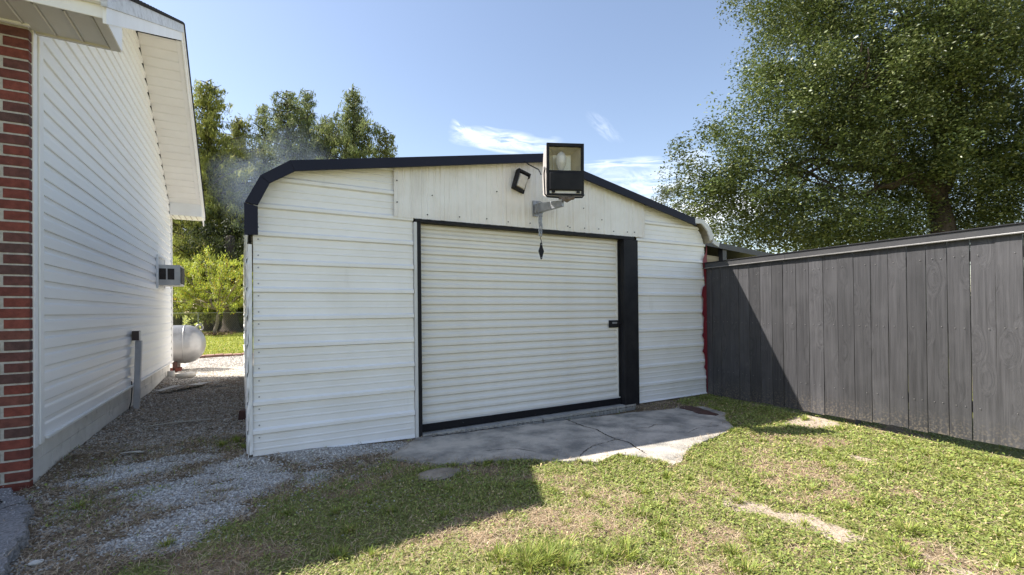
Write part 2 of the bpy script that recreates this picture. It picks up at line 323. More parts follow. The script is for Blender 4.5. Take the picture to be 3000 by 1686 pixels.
LAWN = [(-.80,2.6),(-.3,2.87),(-.2,3.05),(-.02,3.1),(.08,3.43),(.3,3.42),(.55,3.52),(.95,3.62),(1.3,3.35),(1.7,3.2),(3,3.4),(4.6,3.86),(4.7,4.1),(5.3,4.24),(5.6,4.24),(5.6,30),(60,60),(60,-40),(-40,-40),(-40,0),(-1.1,2.3)]
SAND_LIT = [[(2.50,1.86),(2.66,1.85),(2.72,1.70),(2.66,1.60),(2.80,1.56),(2.84,1.48),(2.75,1.38),(2.76,1.2),(2.69,1.14),(2.58,1.2),(2.60,1.36),(2.58,1.52),(2.51,1.68)],
        [(4.66,2.75),(5.34,2.9),(5.33,2.62),(5.17,2.39),(4.83,2.52)], [(4.19,1.94),(4.27,1.75),(4.14,1.7),(4.11,1.85)], [(2.82,.98),(2.78,.86),(2.82,.74),(2.7,.81)]]  # first polygon here is the sunlit patch by the fence, painted sand-pale
BROWN = [[(.99,2.49),(1.32,2.5),(1.61,2.3),(1.84,2.1),(1.84,1.87),(1.66,1.80),(1.45,1.95),(1.25,2.05),(1.1,2.19)],
         [(2.03,1.73),(2.26,1.71),(2.3,1.5),(2.0,1.30),(1.78,1.28),(1.66,1.42)], [(3.68,2.52),(3.79,2.24),(3.52,2.21),(3.42,2.42)],
         [(3.58,1.47),(3.76,1.36),(3.52,1.32)], [(1.7,2.78),(2.05,2.65),(2.0,2.5),(1.75,2.5)], [(2.35,2.25),(2.5,2.0),(2.3,1.8),(2.2,2.0)],
         [(1.4,1.6),(1.55,1.62),(1.58,1.45),(1.45,1.45)], [(.5,2.35),(1.0,2.44),(1.0,2.3),(.6,2.2)]]
GREEN = [[(-.56,5.35),(-.05,5.09),(-.03,4.6),(-.40,4.85)], [(-1.1,3.95),(-.85,4.0),(-.7,3.7),(-.8,3.45),(-1.05,3.6)], [(-.75,3.95),(-.5,3.95),(-.65,3.75)], [(.2,3.45),(.95,3.6),(.6,3.75),(.3,3.6)]]
ASPH = [(-1.56,4.38),(-1.46,4.38),(-1.385,4.30),(-1.25,4.06),(-1.18,3.86),(-1.12,3.63),(-1.06,3.5),(-1.0,3.07),(-.92,2.75),(-.90,2.4),(-1.0,1.8),(-1.1,.8),(-6,.8),(-6,4.38)]
def anyin(x, y, PS):
    c = np.zeros(x.shape, bool)
    for P in PS: c |= inpoly(x, y, P)
    return c
def regions(x, y, warp=True):
    if warp:
        wx = x+(fbm(x, y, 7, 11, 4)-.5)*.20; wy = y+(fbm(x, y, 7, 31, 4)-.5)*.20
    else: wx, wy = x, y
    d = {}
    d['slab'] = inpoly(x, y, SLAB)
    d['asph'] = inpoly(x, y, ASPH)
    g = anyin(wx, wy, GRAV)|inpoly(wx, wy, PASS)
    strands = (fbm(x*.8+y*.35, y*1.6, 6, 71, 3) > .63)&(y < 6.5)
    d['gravel'] = g&~strands
    d['lawn'] = inpoly(wx, wy, LAWN)|(y > 15.15)
    d['sand_lit'] = anyin(wx*.6+x*.4, wy*.6+y*.4, SAND_LIT)
    d['brown'] = (anyin(wx, wy, BROWN)|((fbm(x, y, 2.4, 101, 4) > .60)&d['lawn']))&(fbm(x, y, 11, 301, 3) > .36)
    d['green'] = anyin(wx, wy, GREEN)
    return d
def gh(x, y):
    """ground height"""
    h = (fbm(x, y, 1.3, 5, 3)-.5)*.035+(fbm(x, y, 9, 8, 3)-.5)*.014-.010
    far = sst(16, 40, np.hypot(x, y)); h = h*(1-far)
    ns = inpoly(x, y, SLAB); h = np.where(ns, -.05, h)
    bank = sst(-1.12, -1.36, x)*sst(4.6, 5.0, y)*sst(11.2, 10.6, y)*(.02+.06*sst(8.5, 10.3, y)); h = h+bank
    h = h+.05*sst(1.35, 0, x)*sst(-.3, 0, x)*sst(3.95, 4.2, y)*sst(4.6, 4.3, y)
    return h
def axis(lo, hi, st, grow, end):
    a = list(np.arange(lo, hi, st)); s = st
    while a[-1] < end: s *= grow; a.append(a[-1]+s)
    b = []; s = st; v = lo
    while v > -end: s *= grow; v -= s; b.append(v)
    return np.array(b[::-1]+a)
def build_ground():
    xs = axis(-1.7, 6.1, .027, 1.22, 500); ys = axis(.4, 6.0, .027, 1.13, 900)
    X, Y = np.meshgrid(xs, ys); nx, ny = len(xs), len(ys)
    Z = gh(X, Y); V = np.stack([X, Y, Z], -1).reshape(-1, 3)
    i = np.arange(nx*ny).reshape(ny, nx); Q = np.stack([i[:-1, :-1], i[:-1, 1:], i[1:, 1:], i[1:, :-1]], -1).reshape(-1, 4)
    d = regions(X, Y); n1 = fbm(X, Y, 3, 41, 4)[..., None]; n2 = fbm(X, Y, 30, 51, 2)[..., None]
    c = np.empty(X.shape+(3,)); c[:] = (.22, .165, .11); c = c*(.7+.6*n1)
    lw = np.array((.24, .24, .085)); c = np.where(d['lawn'][..., None], lw*(.75+.5*n1), c)
    br = np.array((.31, .225, .14)); c = np.where((d['lawn']&d['brown'])[..., None], br*(.75+.5*n2), c)
    sn = np.array((.50, .40, .31)); c = np.where((d['lawn']&d['sand_lit'])[..., None], sn*(.8+.4*n2), c)
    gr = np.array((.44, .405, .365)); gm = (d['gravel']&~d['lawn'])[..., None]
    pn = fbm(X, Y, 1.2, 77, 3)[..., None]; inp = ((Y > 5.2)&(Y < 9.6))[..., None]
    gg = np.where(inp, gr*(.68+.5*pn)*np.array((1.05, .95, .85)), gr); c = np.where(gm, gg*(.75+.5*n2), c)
    lit = (Y > 9.6)[..., None]&gm; c = np.where(lit, np.array((.62, .56, .49))*(.8+.4*n2), c)  # paler colour paints sunlight onto the gravel past the house
    farl = (Y > 15.15)[..., None]; c = np.where(farl, np.array((.36, .38, .07))*(.75+.5*n1), c)
    m = mat('ground_soil_and_turf', (.1, .1, .1), .95, .1, attr='Col', scale=90, var=.22, bump=1.0, bscale=90)
    o = np_mesh('ground', V, Q, m, c.reshape(-1, 3), smooth=True); kind(o, 'structure'); return o
build_ground()

# ------------------------------------------------------------------ slab, sill, asphalt, edging
def jag(P, n, a, seed):
    r = np.random.default_rng(seed); out = []
    for i in range(len(P)):
        p = np.array(P[i]); q = np.array(P[(i+1) % len(P)]); k = max(1, int(np.linalg.norm(q-p)/n))
        t = (q-p)/max(1e-6, np.linalg.norm(q-p)); nn = np.array((-t[1], t[0]))
        for j in range(k):
            w = a if j else a*.3
            out.append(tuple(p+(q-p)*j/k+nn*r.normal(0, w)))
    return out
def slab_piece(name, P, z0, z1, m, parent=None):
    b = MB(); b.prism([(x, y, z0) for x, y in P], (0, 0, z1-z0)); return b.build(name, m, parent)
slab_outline = jag(SLAB[:-1], .05, .007, 3)+[SLAB[-1]]
sl_o = slab_piece('concrete_slab', [(x, y) for x, y in slab_outline], -.08, .004, M['concrete']); kind(sl_o, 'structure')
sill_e = [(1.38,4.21),(1.8,4.17),(2.1,4.16),(2.42,4.18),(2.70,4.15)]; sill_f = [(2.715,4.15),(3.0,4.155),(3.22,4.15),(3.6,4.165),(4.10,4.19)]
for e in (sill_e, sill_f):
    E_ = jag(e, .05, .004, 9)[:-1]; E_ = [p for p in E_ if e[0][0]-.001 <= p[0] <= e[-1][0]]+[e[-1]]
    E_.sort()
    kind(slab_piece('door_sill', E_+[(e[-1][0], 4.34), (e[0][0], 4.34)], -.05, .022, M['concrete2']), 'structure')
def ribbon(name, pts, w, z, m, seed, parent=None):
    r = np.random.default_rng(seed); out = []
    for i in range(len(pts)-1):
        p = np.array(pts[i]); q = np.array(pts[i+1]); k = max(2, int(np.linalg.norm(q-p)/.02))
        for j in range(k): out.append(p+(q-p)*j/k+r.normal(0, .0035, 2))
    out.append(np.array(pts[-1])); b = MB(); L_ = []; R_ = []
    for i, p in enumerate(out):
        t = out[min(i+1, len(out)-1)]-out[max(0, i-1)]; t /= np.linalg.norm(t)+1e-9; n = np.array((-t[1], t[0])); ww = w*(.4+.9*r.random())*(.3 if i in (0, len(out)-1) else 1)
        L_.append((*(p+n*ww), z)); R_.append((*(p-n*ww), z))
    n = len(out); b.add(L_+R_, [(i, i+1, n+i+1, n+i) for i in range(n-1)]); return b.build(name, m, parent)
for pts, w, sd in (([(2.93,4.1),(2.93,3.96),(2.91,3.71),(2.94,3.55),(2.89,3.35),(2.87,3.18),(2.9,3.06),(2.84,2.91),(2.79,2.74)], .0055, 1), ([(2.27,2.96),(2.39,3.05),(2.54,3.13),(2.74,3.16),(2.87,3.19)], .0035, 2),
                   ([(1.45,4.155),(1.8,4.13),(2.1,4.125),(2.42,4.14),(2.76,4.115),(3.22,4.12),(4.04,4.15)], .008, 3), ([(3.25,3.4),(3.42,3.33),(3.55,3.38),(3.68,3.31)], .004, 4), ([(1.7,3.5),(1.95,3.42),(2.05,3.25)], .003, 6), ([(3.6,3.0),(3.8,3.06),(4.1,3.02)], .003, 7)):
    ribbon('slab_crack', pts, w, .0075, M['soil'], sd, sl_o)
def rock(name, m, c, rad, seed, parent=None, sub=2, flat=.5, jagr=.25):
    me_b = MB(); r = random.Random(seed)
    import bmesh
    bm = bmesh.new(); bmesh.ops.create_icosphere(bm, subdivisions=sub, radius=1.0)
    for v in bm.verts:
        k = 1+r.uniform(-jagr, jagr)*.5; v.co = Vector((v.co.x*rad[0]*k, v.co.y*rad[1]*k, v.co.z*rad[2]*k))
    me = bpy.data.meshes.new(name); bm.to_mesh(me); bm.free(); me.materials.append(m)
    o = bpy.data.objects.new(name, me); COL.objects.link(o); o.location = c; o['_w'] = tuple(c)
    return o
# asphalt drive with a broken raised edge
def asphalt():
    P = jag(ASPH[:11], .04, .016, 21)+ASPH[11:]
    b = MB(); n = len(P); inner = []
    cx, cy = -3.0, 2.8
    top = [(x+(cx-x)*.012, y+(cy-y)*.012, .045+.01*math.sin(x*9+y*7)) for x, y in P]; bot = [(x, y, -.08) for x, y in P]
    b.add(top+bot, [(i, (i+1) % n, n+(i+1) % n, n+i) for i in range(n)]+[tuple(range(n))])
    o = b.build('asphalt_drive', M['asphalt']); kind(o, 'structure')
    r = random.Random(4)
    for e in ([(-1.5,4.2),(-1.33,3.95),(-1.42,3.7),(-1.22,3.55)], [(-1.3,3.5),(-1.16,3.35),(-1.2,3.1),(-1.05,2.95)], [(-1.6,3.9),(-1.4,3.8)], [(-1.22,3.9),(-1.35,3.75),(-1.3,3.5)]):
        ribbon('asphalt_crack', e, .006, .06, M['soil'], 5, o)
asphalt()
nedge = 0
for i in range(26):      # brick edging between gravel and far lawn
    b = MB(); x = -4.6+i*.215; y = 14.95+.05*math.sin(i*.5); b.box(x, x+.2, y, y+.32, -.03, .045+random.uniform(-.01, .01))
    o = b.build('brick', M['edging'], None, bevel=.008); 
    if i == 0:
        edge_root = bpy.data.objects.new('brick_edging', None); COL.objects.link(edge_root); edge_root['kind'] = 'structure'; edge_root['_w'] = (0, 0, 0)
    o.parent = edge_root

# ------------------------------------------------------------------ ground cover
def strips(base, length, width, az, lean, curl, cols, seg2=True, flat=False):
    """blades: base Nx3, length N, width N, azimuth N, lean N (0 upright .. 1 flat)"""
    N = len(base); d = np.stack([np.cos(az), np.sin(az), 0*az], 1); s = np.stack([-np.sin(az), np.cos(az), 0*az], 1)
    z = np.array((0, 0, 1.)); L = length[:, None]; w = (width/2)[:, None]; ln = lean[:, None]; cu = curl[:, None]
    m1 = base+d*L*.5*ln+z*L*.5*np.sqrt(np.clip(1-ln**2, 0.0, 1)); l2 = np.clip(ln+cu, 0, 1.4)
    t = m1+d*L*.5*np.sin(l2*1.2)+z*L*.5*np.cos(l2*1.2)
    V = np.stack([base-s*w, base+s*w, m1-s*w*.85, m1+s*w*.85, t], 1).reshape(-1, 3)
    o = (np.arange(N)*5)[:, None]; T = np.concatenate([o+np.array([[0, 1, 3]]), o+np.array([[0, 3, 2]]), o+np.array([[2, 3, 4]])], 1).reshape(-1, 3)
    return V, T, np.repeat(cols, 5, 0)
def leaves(c, size, asp, az, tilt, roll, cols, fold=0.0):
    """quads (pointed leaf rhombs): centre, size, aspect; az/tilt/roll arrays"""
    d = np.stack([np.cos(az)*np.cos(tilt), np.sin(az)*np.cos(tilt), np.sin(tilt)], 1)
    h = np.stack([-np.sin(az), np.cos(az), 0*az], 1); u = np.cross(h, d)
    s = h*np.cos(roll)[:, None]+u*np.sin(roll)[:, None]; n = np.cross(d, s)
    L = (size/2)[:, None]; w = (size*asp/2)[:, None]
    V = np.stack([c-d*L, c+s*w+d*L*.1+n*w*fold, c+d*L, c-s*w+d*L*.1+n*w*fold], 1).reshape(-1, 3)
    o = (np.arange(len(c))*4)[:, None]; T = np.concatenate([o+np.array([[0, 1, 2]]), o+np.array([[0, 2, 3]])], 1).reshape(-1, 3)
    return V, T, np.repeat(cols, 4, 0)
def scatter(n, x0, x1, y0, y1, pref=True):
    x = rng.uniform(x0, x1, n); y = rng.uniform(y0, y1, n)
    # drop what the camera and its neighbours could not see
    dz = x*CF.x+y*CF.y; lx = x*CR.x+y*CR.y
    k = (dz > 1.0)&(np.abs(lx) < dz*1.35+.4)
    dist = np.hypot(x, y); keep = rng.random(n) < np.clip((2.6/dist)**1.2, .10, 1)
    k &= keep; return x[k], y[k], np.clip(dist[k]/2.6, 1, 6)**.6
def behind_fence(x, y): return x > 5.44-(4.245-y)*.1097
def green(n, seed, dry=.15):
    r = np.random.default_rng(seed); a = r.random((n, 1)); b = r.random((n, 1))
    c = np.array((.23, .31, .075))*(1-a)+np.array((.41, .42, .12))*a; c = c*(.62+.52*b)
    k = r.random(n) < dry; c[k] = np.array((.62, .47, .27))*(.6+.6*r.random((k.sum(), 1))); return c
def build_cover():
    X, Y, K = scatter(1300000, -1.7, 9.0, -.2, 5.5)
    keep = ~behind_fence(X, Y)|(rng.random(len(X)) < .25); X, Y, K = X[keep], Y[keep], K[keep]
    hw = (X < -1.38)&(Y > 4.3); inside = (Y > 4.2)&(X > -.08)&(X < 5.5); ok = ~hw&~inside; X, Y, K = X[ok], Y[ok], K[ok]
    n = len(X); d = regions(X+rng.normal(0, .032, n), Y+rng.normal(0, .032, n)); d['slab'] = inpoly(X, Y, SLAB); d['asph'] = inpoly(X, Y, ASPH); u = rng.random(n)
    cl = fbm(X, Y, 4.5, 201, 3); fine = fbm(X, Y, 14, 211, 2)
    lawn = d['lawn']&~d['slab']&~d['asph']; rest = ~d['lawn']&~d['slab']&~d['asph']
    right = sst(1.2, 3.2, X+.4*Y-.2)          # low weedy turf to the right, blades to the left
    # blades
    p = np.where(lawn, .30*(.4+1.2*cl), np.where(d['green'], .20, np.where(d['gravel'], .004, .03*(cl > .5))))
    p = p*np.where(d['brown']&lawn, .30, 1)*np.where(d['sand_lit'], .05, 1)*(1-.35*right)
    k = u < p; b = np.stack([X[k], Y[k], gh(X[k], Y[k])-.004], 1); m = len(b)
    ln = rng.uniform(.02, .05, m)*(.6+.8*cl[k]); col = green(m, 3, .16); col[(d['brown'][k])&(rng.random(m) < .7)] = (.55, .36, .21)
    A = [strips(b, ln*K[k]**.5, rng.uniform(.0022, .0042, m)*K[k], rng.uniform(0, 6.283, m), rng.uniform(.15, .95, m), rng.uniform(.1, .6, m), col)]
    # tufts of longer grass
    T = [(1.02,1.95,1),(1.14,1.89,1.1),(1.10,1.82,1.1),(1.21,1.83,1.2),(1.30,1.88,1),(1.26,1.74,1.1),(1.46,1.72,.9),(1.56,1.66,1),(1.62,1.74,.7),(3.67,1.81,.6),(3.95,1.85,.5),(4.12,1.54,.6),(4.25,1.5,.5),(4.69,1.59,.6),(4.67,1.47,.6),(4.25,1.27,.6),(4.9,1.28,.6),(4.89,1.16,.6),(2.98,1.09,.8),(2.7,1.01,.7),(1.94,1.3,.8),(2.02,1.42,.7),(3.28,1.35,.6),(3.54,1.59,.5),(4.42,1.04,.5),(-.25,4.9,.6),(-.15,4.98,.6),(-.08,4.75,.5),(-.95,3.8,.4),(1.85,2.35,.6),(2.2,2.2,.6),(2.45,2.05,.5),(-.4,2.95,.4),(1.95,1.95,.6),(.45,2.62,.5),(.7,2.75,.5),(1.1,3.30,.4),(1.55,3.2,.35),(1.65,3.18,.35)]
    for x_, y_ in ((2.93,3.95),(2.95,3.60),(3.05,4.12),(1.62,4.12),(1.42,4.10),(2.1,4.12)): T.append((x_, y_, .22))
    for i in range(3, 19):
        p = np.array(SLAB[i]); q = np.array(SLAB[i+1])
        for j in range(max(2, int(np.linalg.norm(q-p)/.045))):
            z = p+(q-p)*rng.random()+rng.normal(0, .02, 2); T.append((float(z[0]), float(z[1]), .22 if rng.random() < .8 else .34))
    for i in range(130):
        T.append((rng.uniform(0, 5.2), rng.uniform(.6, 3.1), rng.uniform(.25, .5)))
    for (x, y, s) in T:
        if inpoly(np.array([x]), np.array([y]), SLAB)[0] and s not in (.22, .34): continue
        m = int((210 if s < .9 else 130)*s*s+45); r_ = np.abs(rng.normal(0, .045*s, m)); a = rng.uniform(0, 6.283, m)
        bx = x+r_*np.cos(a); by = y+r_*np.sin(a); b = np.stack([bx, by, gh(bx, by)-.003], 1)
        c = green(m, abs(int(x*997+y*131)), .10)*np.array((1.0, 1.05, .72))
        A.append(strips(b, rng.uniform(.045, .10, m)*(.45+.55*s), rng.uniform(.0022, .0042, m)*(1+.25*math.hypot(x, y)/2.5), a+rng.normal(0, .5, m), rng.uniform(.15, .85, m), rng.uniform(.15, .7, m), c))
    # clover-like leaves
    p = np.where(lawn, (.20+.34*right)*(.45+1.1*fine), np.where(d['green'], .08, np.where(d['gravel'], .002, .015)))
    p = p*np.where(d['brown']&lawn, .25, 1)*np.where(d['sand_lit'], .06, 1); k = rng.random(n) < p; m = k.sum()
    c = np.stack([X[k], Y[k], gh(X[k], Y[k])+rng.uniform(.004, .026, m)*(.5+cl[k])], 1)
    cg = green(m, 5, .06)*np.array((1.02, 1.04, .95)); B = leaves(c, rng.uniform(.010, .020, m)*K[k], rng.uniform(.4, .8, m), rng.uniform(0, 6.283, m), rng.uniform(-.5, .7, m), rng.uniform(-.5, .5, m), cg)
    o1 = np_mesh('weed_leaves', B[0], B[1], M['leafy'], B[2]); kind(o1, 'stuff')
    # straw and dead grass
    p = np.where(lawn, .09+.22*d['brown'], np.where(d['gravel'], .035, .42)); edge = d['slab']&~inpoly(X+rng.normal(0, .05, n), Y+rng.normal(0, .05, n), SLAB); p = np.where(d['slab']|d['asph'], .004, p); p = np.where(edge, .50, p)*np.where(d['sand_lit'], .35, 1)
    k = rng.random(n) < p; m = k.sum()
    zz = np.where(d['slab'][k], .006, np.where(d['asph'][k], .06, gh(X[k], Y[k])+rng.uniform(.001, .014, m)))
    b = np.stack([X[k], Y[k], zz], 1)
    sc = np.where(lawn[k][:, None], np.array((.52, .40, .26)), np.array((.47, .365, .25)))*(.45+.85*rng.random((m, 1))); pk = rng.random(m) < .10; sc[pk] = (.62, .50, .34)
    C = strips(b, rng.uniform(.02, .075, m), rng.uniform(.0014, .003, m)*K[k], rng.uniform(0, 6.283, m), rng.uniform(.90, 1.0, m), rng.uniform(.0, .35, m), sc)
    o2 = np_mesh('dead_straw', C[0], C[1], M['straw'], C[2]); kind(o2, 'stuff')
    V = []; TT = []; CC = []; o = 0
    for v, t, c in A: V.append(v); TT.append(t+o); CC.append(c); o += len(v)
    o3 = np_mesh('grass', np.concatenate(V), np.concatenate(TT), M['blade'], np.concatenate(CC)); kind(o3, 'stuff')
    # gravel
    def pebbles(x, y, s, base, seed, zo=None):
        r = np.random.default_rng(seed); n = len(x)
        O = np.array([(1, 0, 0), (-1, 0, 0), (0, 1, 0), (0, -1, 0), (0, 0, 1), (0, 0, -1)], float)
        V = O[None]*(1+r.uniform(-.3, .3, (n, 6, 1)))+r.uniform(-.25, .25, (n, 6, 3)); V = V*np.stack([s, s*r.uniform(.5, 1, n), s*r.uniform(.35, .7, n)], 1)[:, None]
        a = r.uniform(0, 6.283, n); ca, sa = np.cos(a)[:, None], np.sin(a)[:, None]
        V = np.stack([V[..., 0]*ca-V[..., 1]*sa, V[..., 0]*sa+V[..., 1]*ca, V[..., 2]], -1)+np.stack([x, y, (gh(x, y) if zo is None else zo)+s*.25], 1)[:, None]
        F = np.array([(0,2,4),(2,1,4),(1,3,4),(3,0,4),(2,0,5),(1,2,5),(3,1,5),(0,3,5)])
        T = (np.arange(n)*6)[:, None, None]+F[None]; g = r.random((n, 1)); c = np.minimum(base*(.5+.7*g), .9); c[r.random(n) < .08] = (.85, .84, .82)
        return V.reshape(-1, 3), T.reshape(-1, 3), np.repeat(c, 6, 0)
    gx = rng.uniform(-1.36, 1.45, 95000); gy = rng.uniform(2.85, 5.5, 95000); dd = regions(gx+rng.normal(0, .035, 95000), gy+rng.normal(0, .035, 95000)); k = (dd['gravel']|(rng.random(95000) < .05)|((fbm(gx, gy, 9, 401, 3) > .60)&(rng.random(95000) < .35)))&~dd['slab']&~((gy > 4.2)&(gx > -.06))&~(dd['lawn']&(rng.random(95000) < .8))
    P1 = pebbles(gx[k], gy[k], rng.uniform(.004, .0115, k.sum()), np.array((.70, .66, .61)), 1)
    hx = rng.uniform(-1.36, -.06, 30000); hy = 5.2+rng.random(30000)**1.5*9.6; P2 = pebbles(hx, hy, rng.uniform(.006, .012, 30000)*(1+.06*hy), np.where((hy > 9.6)[:, None], np.array([[.70, .64, .56]]), np.array([[.62, .55, .47]])), 2)  # farther pebbles coloured paler as if sunlit
    sx = rng.uniform(-1.36, 5.0, 2500); sy = rng.uniform(2.6, 4.3, 2500); q = ~((sy > 4.2)&(sx > -.1))&~inpoly(sx, sy, SLAB); P3 = pebbles(sx[q], sy[q], rng.uniform(.003, .008, q.sum()), np.array((.4, .38, .35)), 3)
    ax = rng.uniform(-2.2, -.9, 9000); ay = rng.uniform(1.8, 4.38, 9000); q = inpoly(ax+.03, ay, ASPH); P4 = pebbles(ax[q], ay[q], rng.uniform(.002, .006, q.sum()), np.array((.5, .49, .5)), 4, .046)
    V = []; TT = []; CC = []; o = 0
    for v, t, c in (P1, P2, P3, P4): V.append(v); TT.append(t+o); CC.append(c); o += len(v)
    o4 = np_mesh('gravel', np.concatenate(V), np.concatenate(TT), M['pebble'], np.concatenate(CC)); kind(o4, 'stuff')
    # dry leaves and chips over the passage
    m = 9000; x = rng.uniform(-1.34, -.06, m); y = 5.0+rng.random(m)*4.8; c = np.array((.27, .20, .13))*(.4+1.2*rng.random((m, 1)))
    L_ = leaves(np.stack([x, y, gh(x, y)+.018], 1), rng.uniform(.012, .04, m), rng.uniform(.15, .6, m), rng.uniform(0, 6.28, m), rng.uniform(-.3, .3, m), rng.uniform(-.4, .4, m), c)
    kind(np_mesh('leaf_litter', L_[0], L_[1], M['straw'], L_[2]), 'stuff')
    # far lawn blades
    m = 26000; x = rng.uniform(-4, 1, m); y = 15.4+rng.random(m)**1.6*22; c = green(m, 91, .05)*np.array((1.25, 1.2, .6))
    q = strips(np.stack([x, y, gh(x, y)-.01], 1), rng.uniform(.05, .09, m), rng.uniform(.012, .03, m), rng.uniform(0, 6.28, m), rng.uniform(.2, .8, m), rng.uniform(.1, .5, m), c)
    kind(np_mesh('far_lawn_grass', q[0], q[1], M['blade'], q[2]), 'stuff')
build_cover()

# ------------------------------------------------------------------ garage
G = thing('metal_garage', 'white ribbed metal garage with black trimmed rounded roof and roller door', 'garage', (2.7, 4.3, 0))
FY = 4.245
ZR = [.2086+.2286*k for k in range(-1, 12)]
def rib_profile(z):
    """how far the horizontally ribbed sheet stands out at height z"""
    t = (z-.2086) % .2286
    if t > .2206: return -.006
    if t < .010: return -.006+.027*t/.010
    if t < .036: return .021
    if t < .052: return .021*(1-(t-.036)/.016)
    for c in (.110, .168):
        e = abs(t-c)
        if e < .010: return .004*(1-max(0, e-.005)/.005)
    return 0
def zlevels(z0, z1):
    z = {z0, z1}
    for r in ZR:
        for e in (-.0085, -.0075, 0, .010, .036, .052, .100, .105, .115, .120, .158, .163, .173, .178):
            if z0 < r+e < z1: z.add(r+e)
    return sorted(z)
LX = [(-.012, 0), (-.004, .9), (.0, 2.05), (.08, 2.24), (.26, 2.38), (1.2, 2.56), (2.72, 2.86)]     # left outline (x, z)
RX = [(5.47, 0), (5.468, 2.06), (5.43, 2.15), (5.39, 2.23), (5.32, 2.30), (5.25, 2.33), (3.0, 2.79), (2.72, 2.86)]
def interp(P, z):
    for (x0, z0), (x1, z1) in zip(P, P[1:]):
        if z0 <= z <= z1: return x0+(x1-x0)*(z-z0)/(z1-z0)
    return P[-1][0]
def sheet(name, xl, xr, z0, z1, m, parent, off=0.0, seed=0, zb=None):
    r = random.Random(seed); b = MB(); zs = zlevels(z0, z1); rows = []
    for z in zs:
        a = xl(z); c = xr(z)
        if c-a < .02: continue
        n = max(2, int((c-a)/.12)); row = []
        for i in range(n+1):
            x = a+(c-a)*i/n
            row.append((x, FY-off-rib_profile(z)-.0018*math.sin(x*5.3+z*4+seed), z if z > z0+.001 or zb is None else zb(x)))
        rows.append(row)
    n = min(len(q) for q in rows)
    def rs(row):
        k = len(row); return [tuple(np.array(row[int(j*(k-1)/(n-1))])) if (j*(k-1)) % (n-1) == 0 else tuple(np.array(row[int(j*(k-1)/(n-1))])*(1-(j*(k-1)/(n-1)) % 1)+np.array(row[min(k-1, int(j*(k-1)/(n-1))+1)])*((j*(k-1)/(n-1)) % 1)) for j in range(n)]
    rows = [rs(q) for q in rows]; V = [v for q in rows for v in q]
    b.add(V, [(i*n+j, i*n+j+1, (i+1)*n+j+1, (i+1)*n+j) for i in range(len(rows)-1) for j in range(n-1)])
    return b.build(name, m, parent)
lx = lambda z: interp(LX, z); rx = lambda z: interp(RX, z)
cut = ((.0, .205), (.2, .8985), (.8945, 1.815), (1.811, 2.72))
for i, (z0, z1) in enumerate(cut):
    m = M['sheet_low'] if i == 0 else M['sheet']
    sheet('wall_sheet', lx, lambda z: 1.318 if z < 2.5 else 1.2, z0+.02*(i == 0), z1, m, G, .003*(4-i), i, (lambda x: .045-.035*x) if i == 0 else None)
    sheet('wall_sheet', lambda z: 4.172 if z < 2.09 else 4.26, rx, z0+.012*(i == 0), z1 if i < 3 else 2.5, m, G, .003*(4-i), i+7, None)
# roof outline (x, z) outer and inner, front edge at y = 4.13
OUT = [(-.055,2.057),(.051,2.277),(.261,2.429),(2.735,2.880),(5.150,2.396),(5.299,2.390),(5.379,2.347),(5.459,2.291),(5.505,2.209),(5.516,2.148)]
TY = 4.128
def band(name, o, i, m, y0=TY, dy=.022, parent=G):
    b = MB(); P = list(o)+list(reversed(i)); b.prism([(x, y0, z) for x, z in P], (0, dy, 0)); return b.build(name, m, parent, bevel=.002)
band('roof_trim', [(-.060,1.801),(-.060,2.052)], [(.034,1.806),(.034,2.030)], M['navy'], TY-.004)
band('roof_trim', [(-.055,2.057),(.051,2.277)], [(.033,2.040),(.117,2.223)], M['navy'])
band('roof_trim', [(.051,2.279),(.261,2.429)], [(.117,2.225),(.301,2.347)], M['navy'])
band('roof_trim', [(.261,2.431),(2.735,2.880)], [(.301,2.349),(2.735,2.788)], M['navy'])
band('roof_trim', [(2.737,2.880),(5.150,2.396)], [(2.737,2.788),(5.179,2.297)], M['navy'])
band('eave_trim', [(5.152,2.396),(5.299,2.390),(5.379,2.347),(5.459,2.291),(5.505,2.209),(5.516,2.148)], [(5.150,2.327),(5.275,2.334),(5.330,2.30),(5.40,2.24),(5.44,2.16),(5.456,2.113)], M['whitetrim'], TY-.003)
band('eave_trim', [(5.520,2.146),(5.551,2.119),(5.646,2.094)], [(5.503,2.085),(5.56,2.060),(5.627,2.037)], M['whitetrim'], TY-.003)
def roof_sheet():
    b = MB(); top = []; P = OUT+[(5.52, 2.10)]
    ys = [TY+.024]+[TY+.024+.2286*k for k in range(1, 35)]
    for j, y in enumerate(ys):
        for (x, z) in P: top.append((x, y, z-.006))
    n = len(P); m = len(ys); fs = [(j*n+i, j*n+i+1, (j+1)*n+i+1, (j+1)*n+i) for j in range(m-1) for i in range(n-1)]
    b.add(top, fs); return b
rs_ = roof_sheet().build('roof', M['cream'], G)
md = rs_.modifiers.new('solid', 'SOLIDIFY'); md.thickness = .012; md.offset = -1
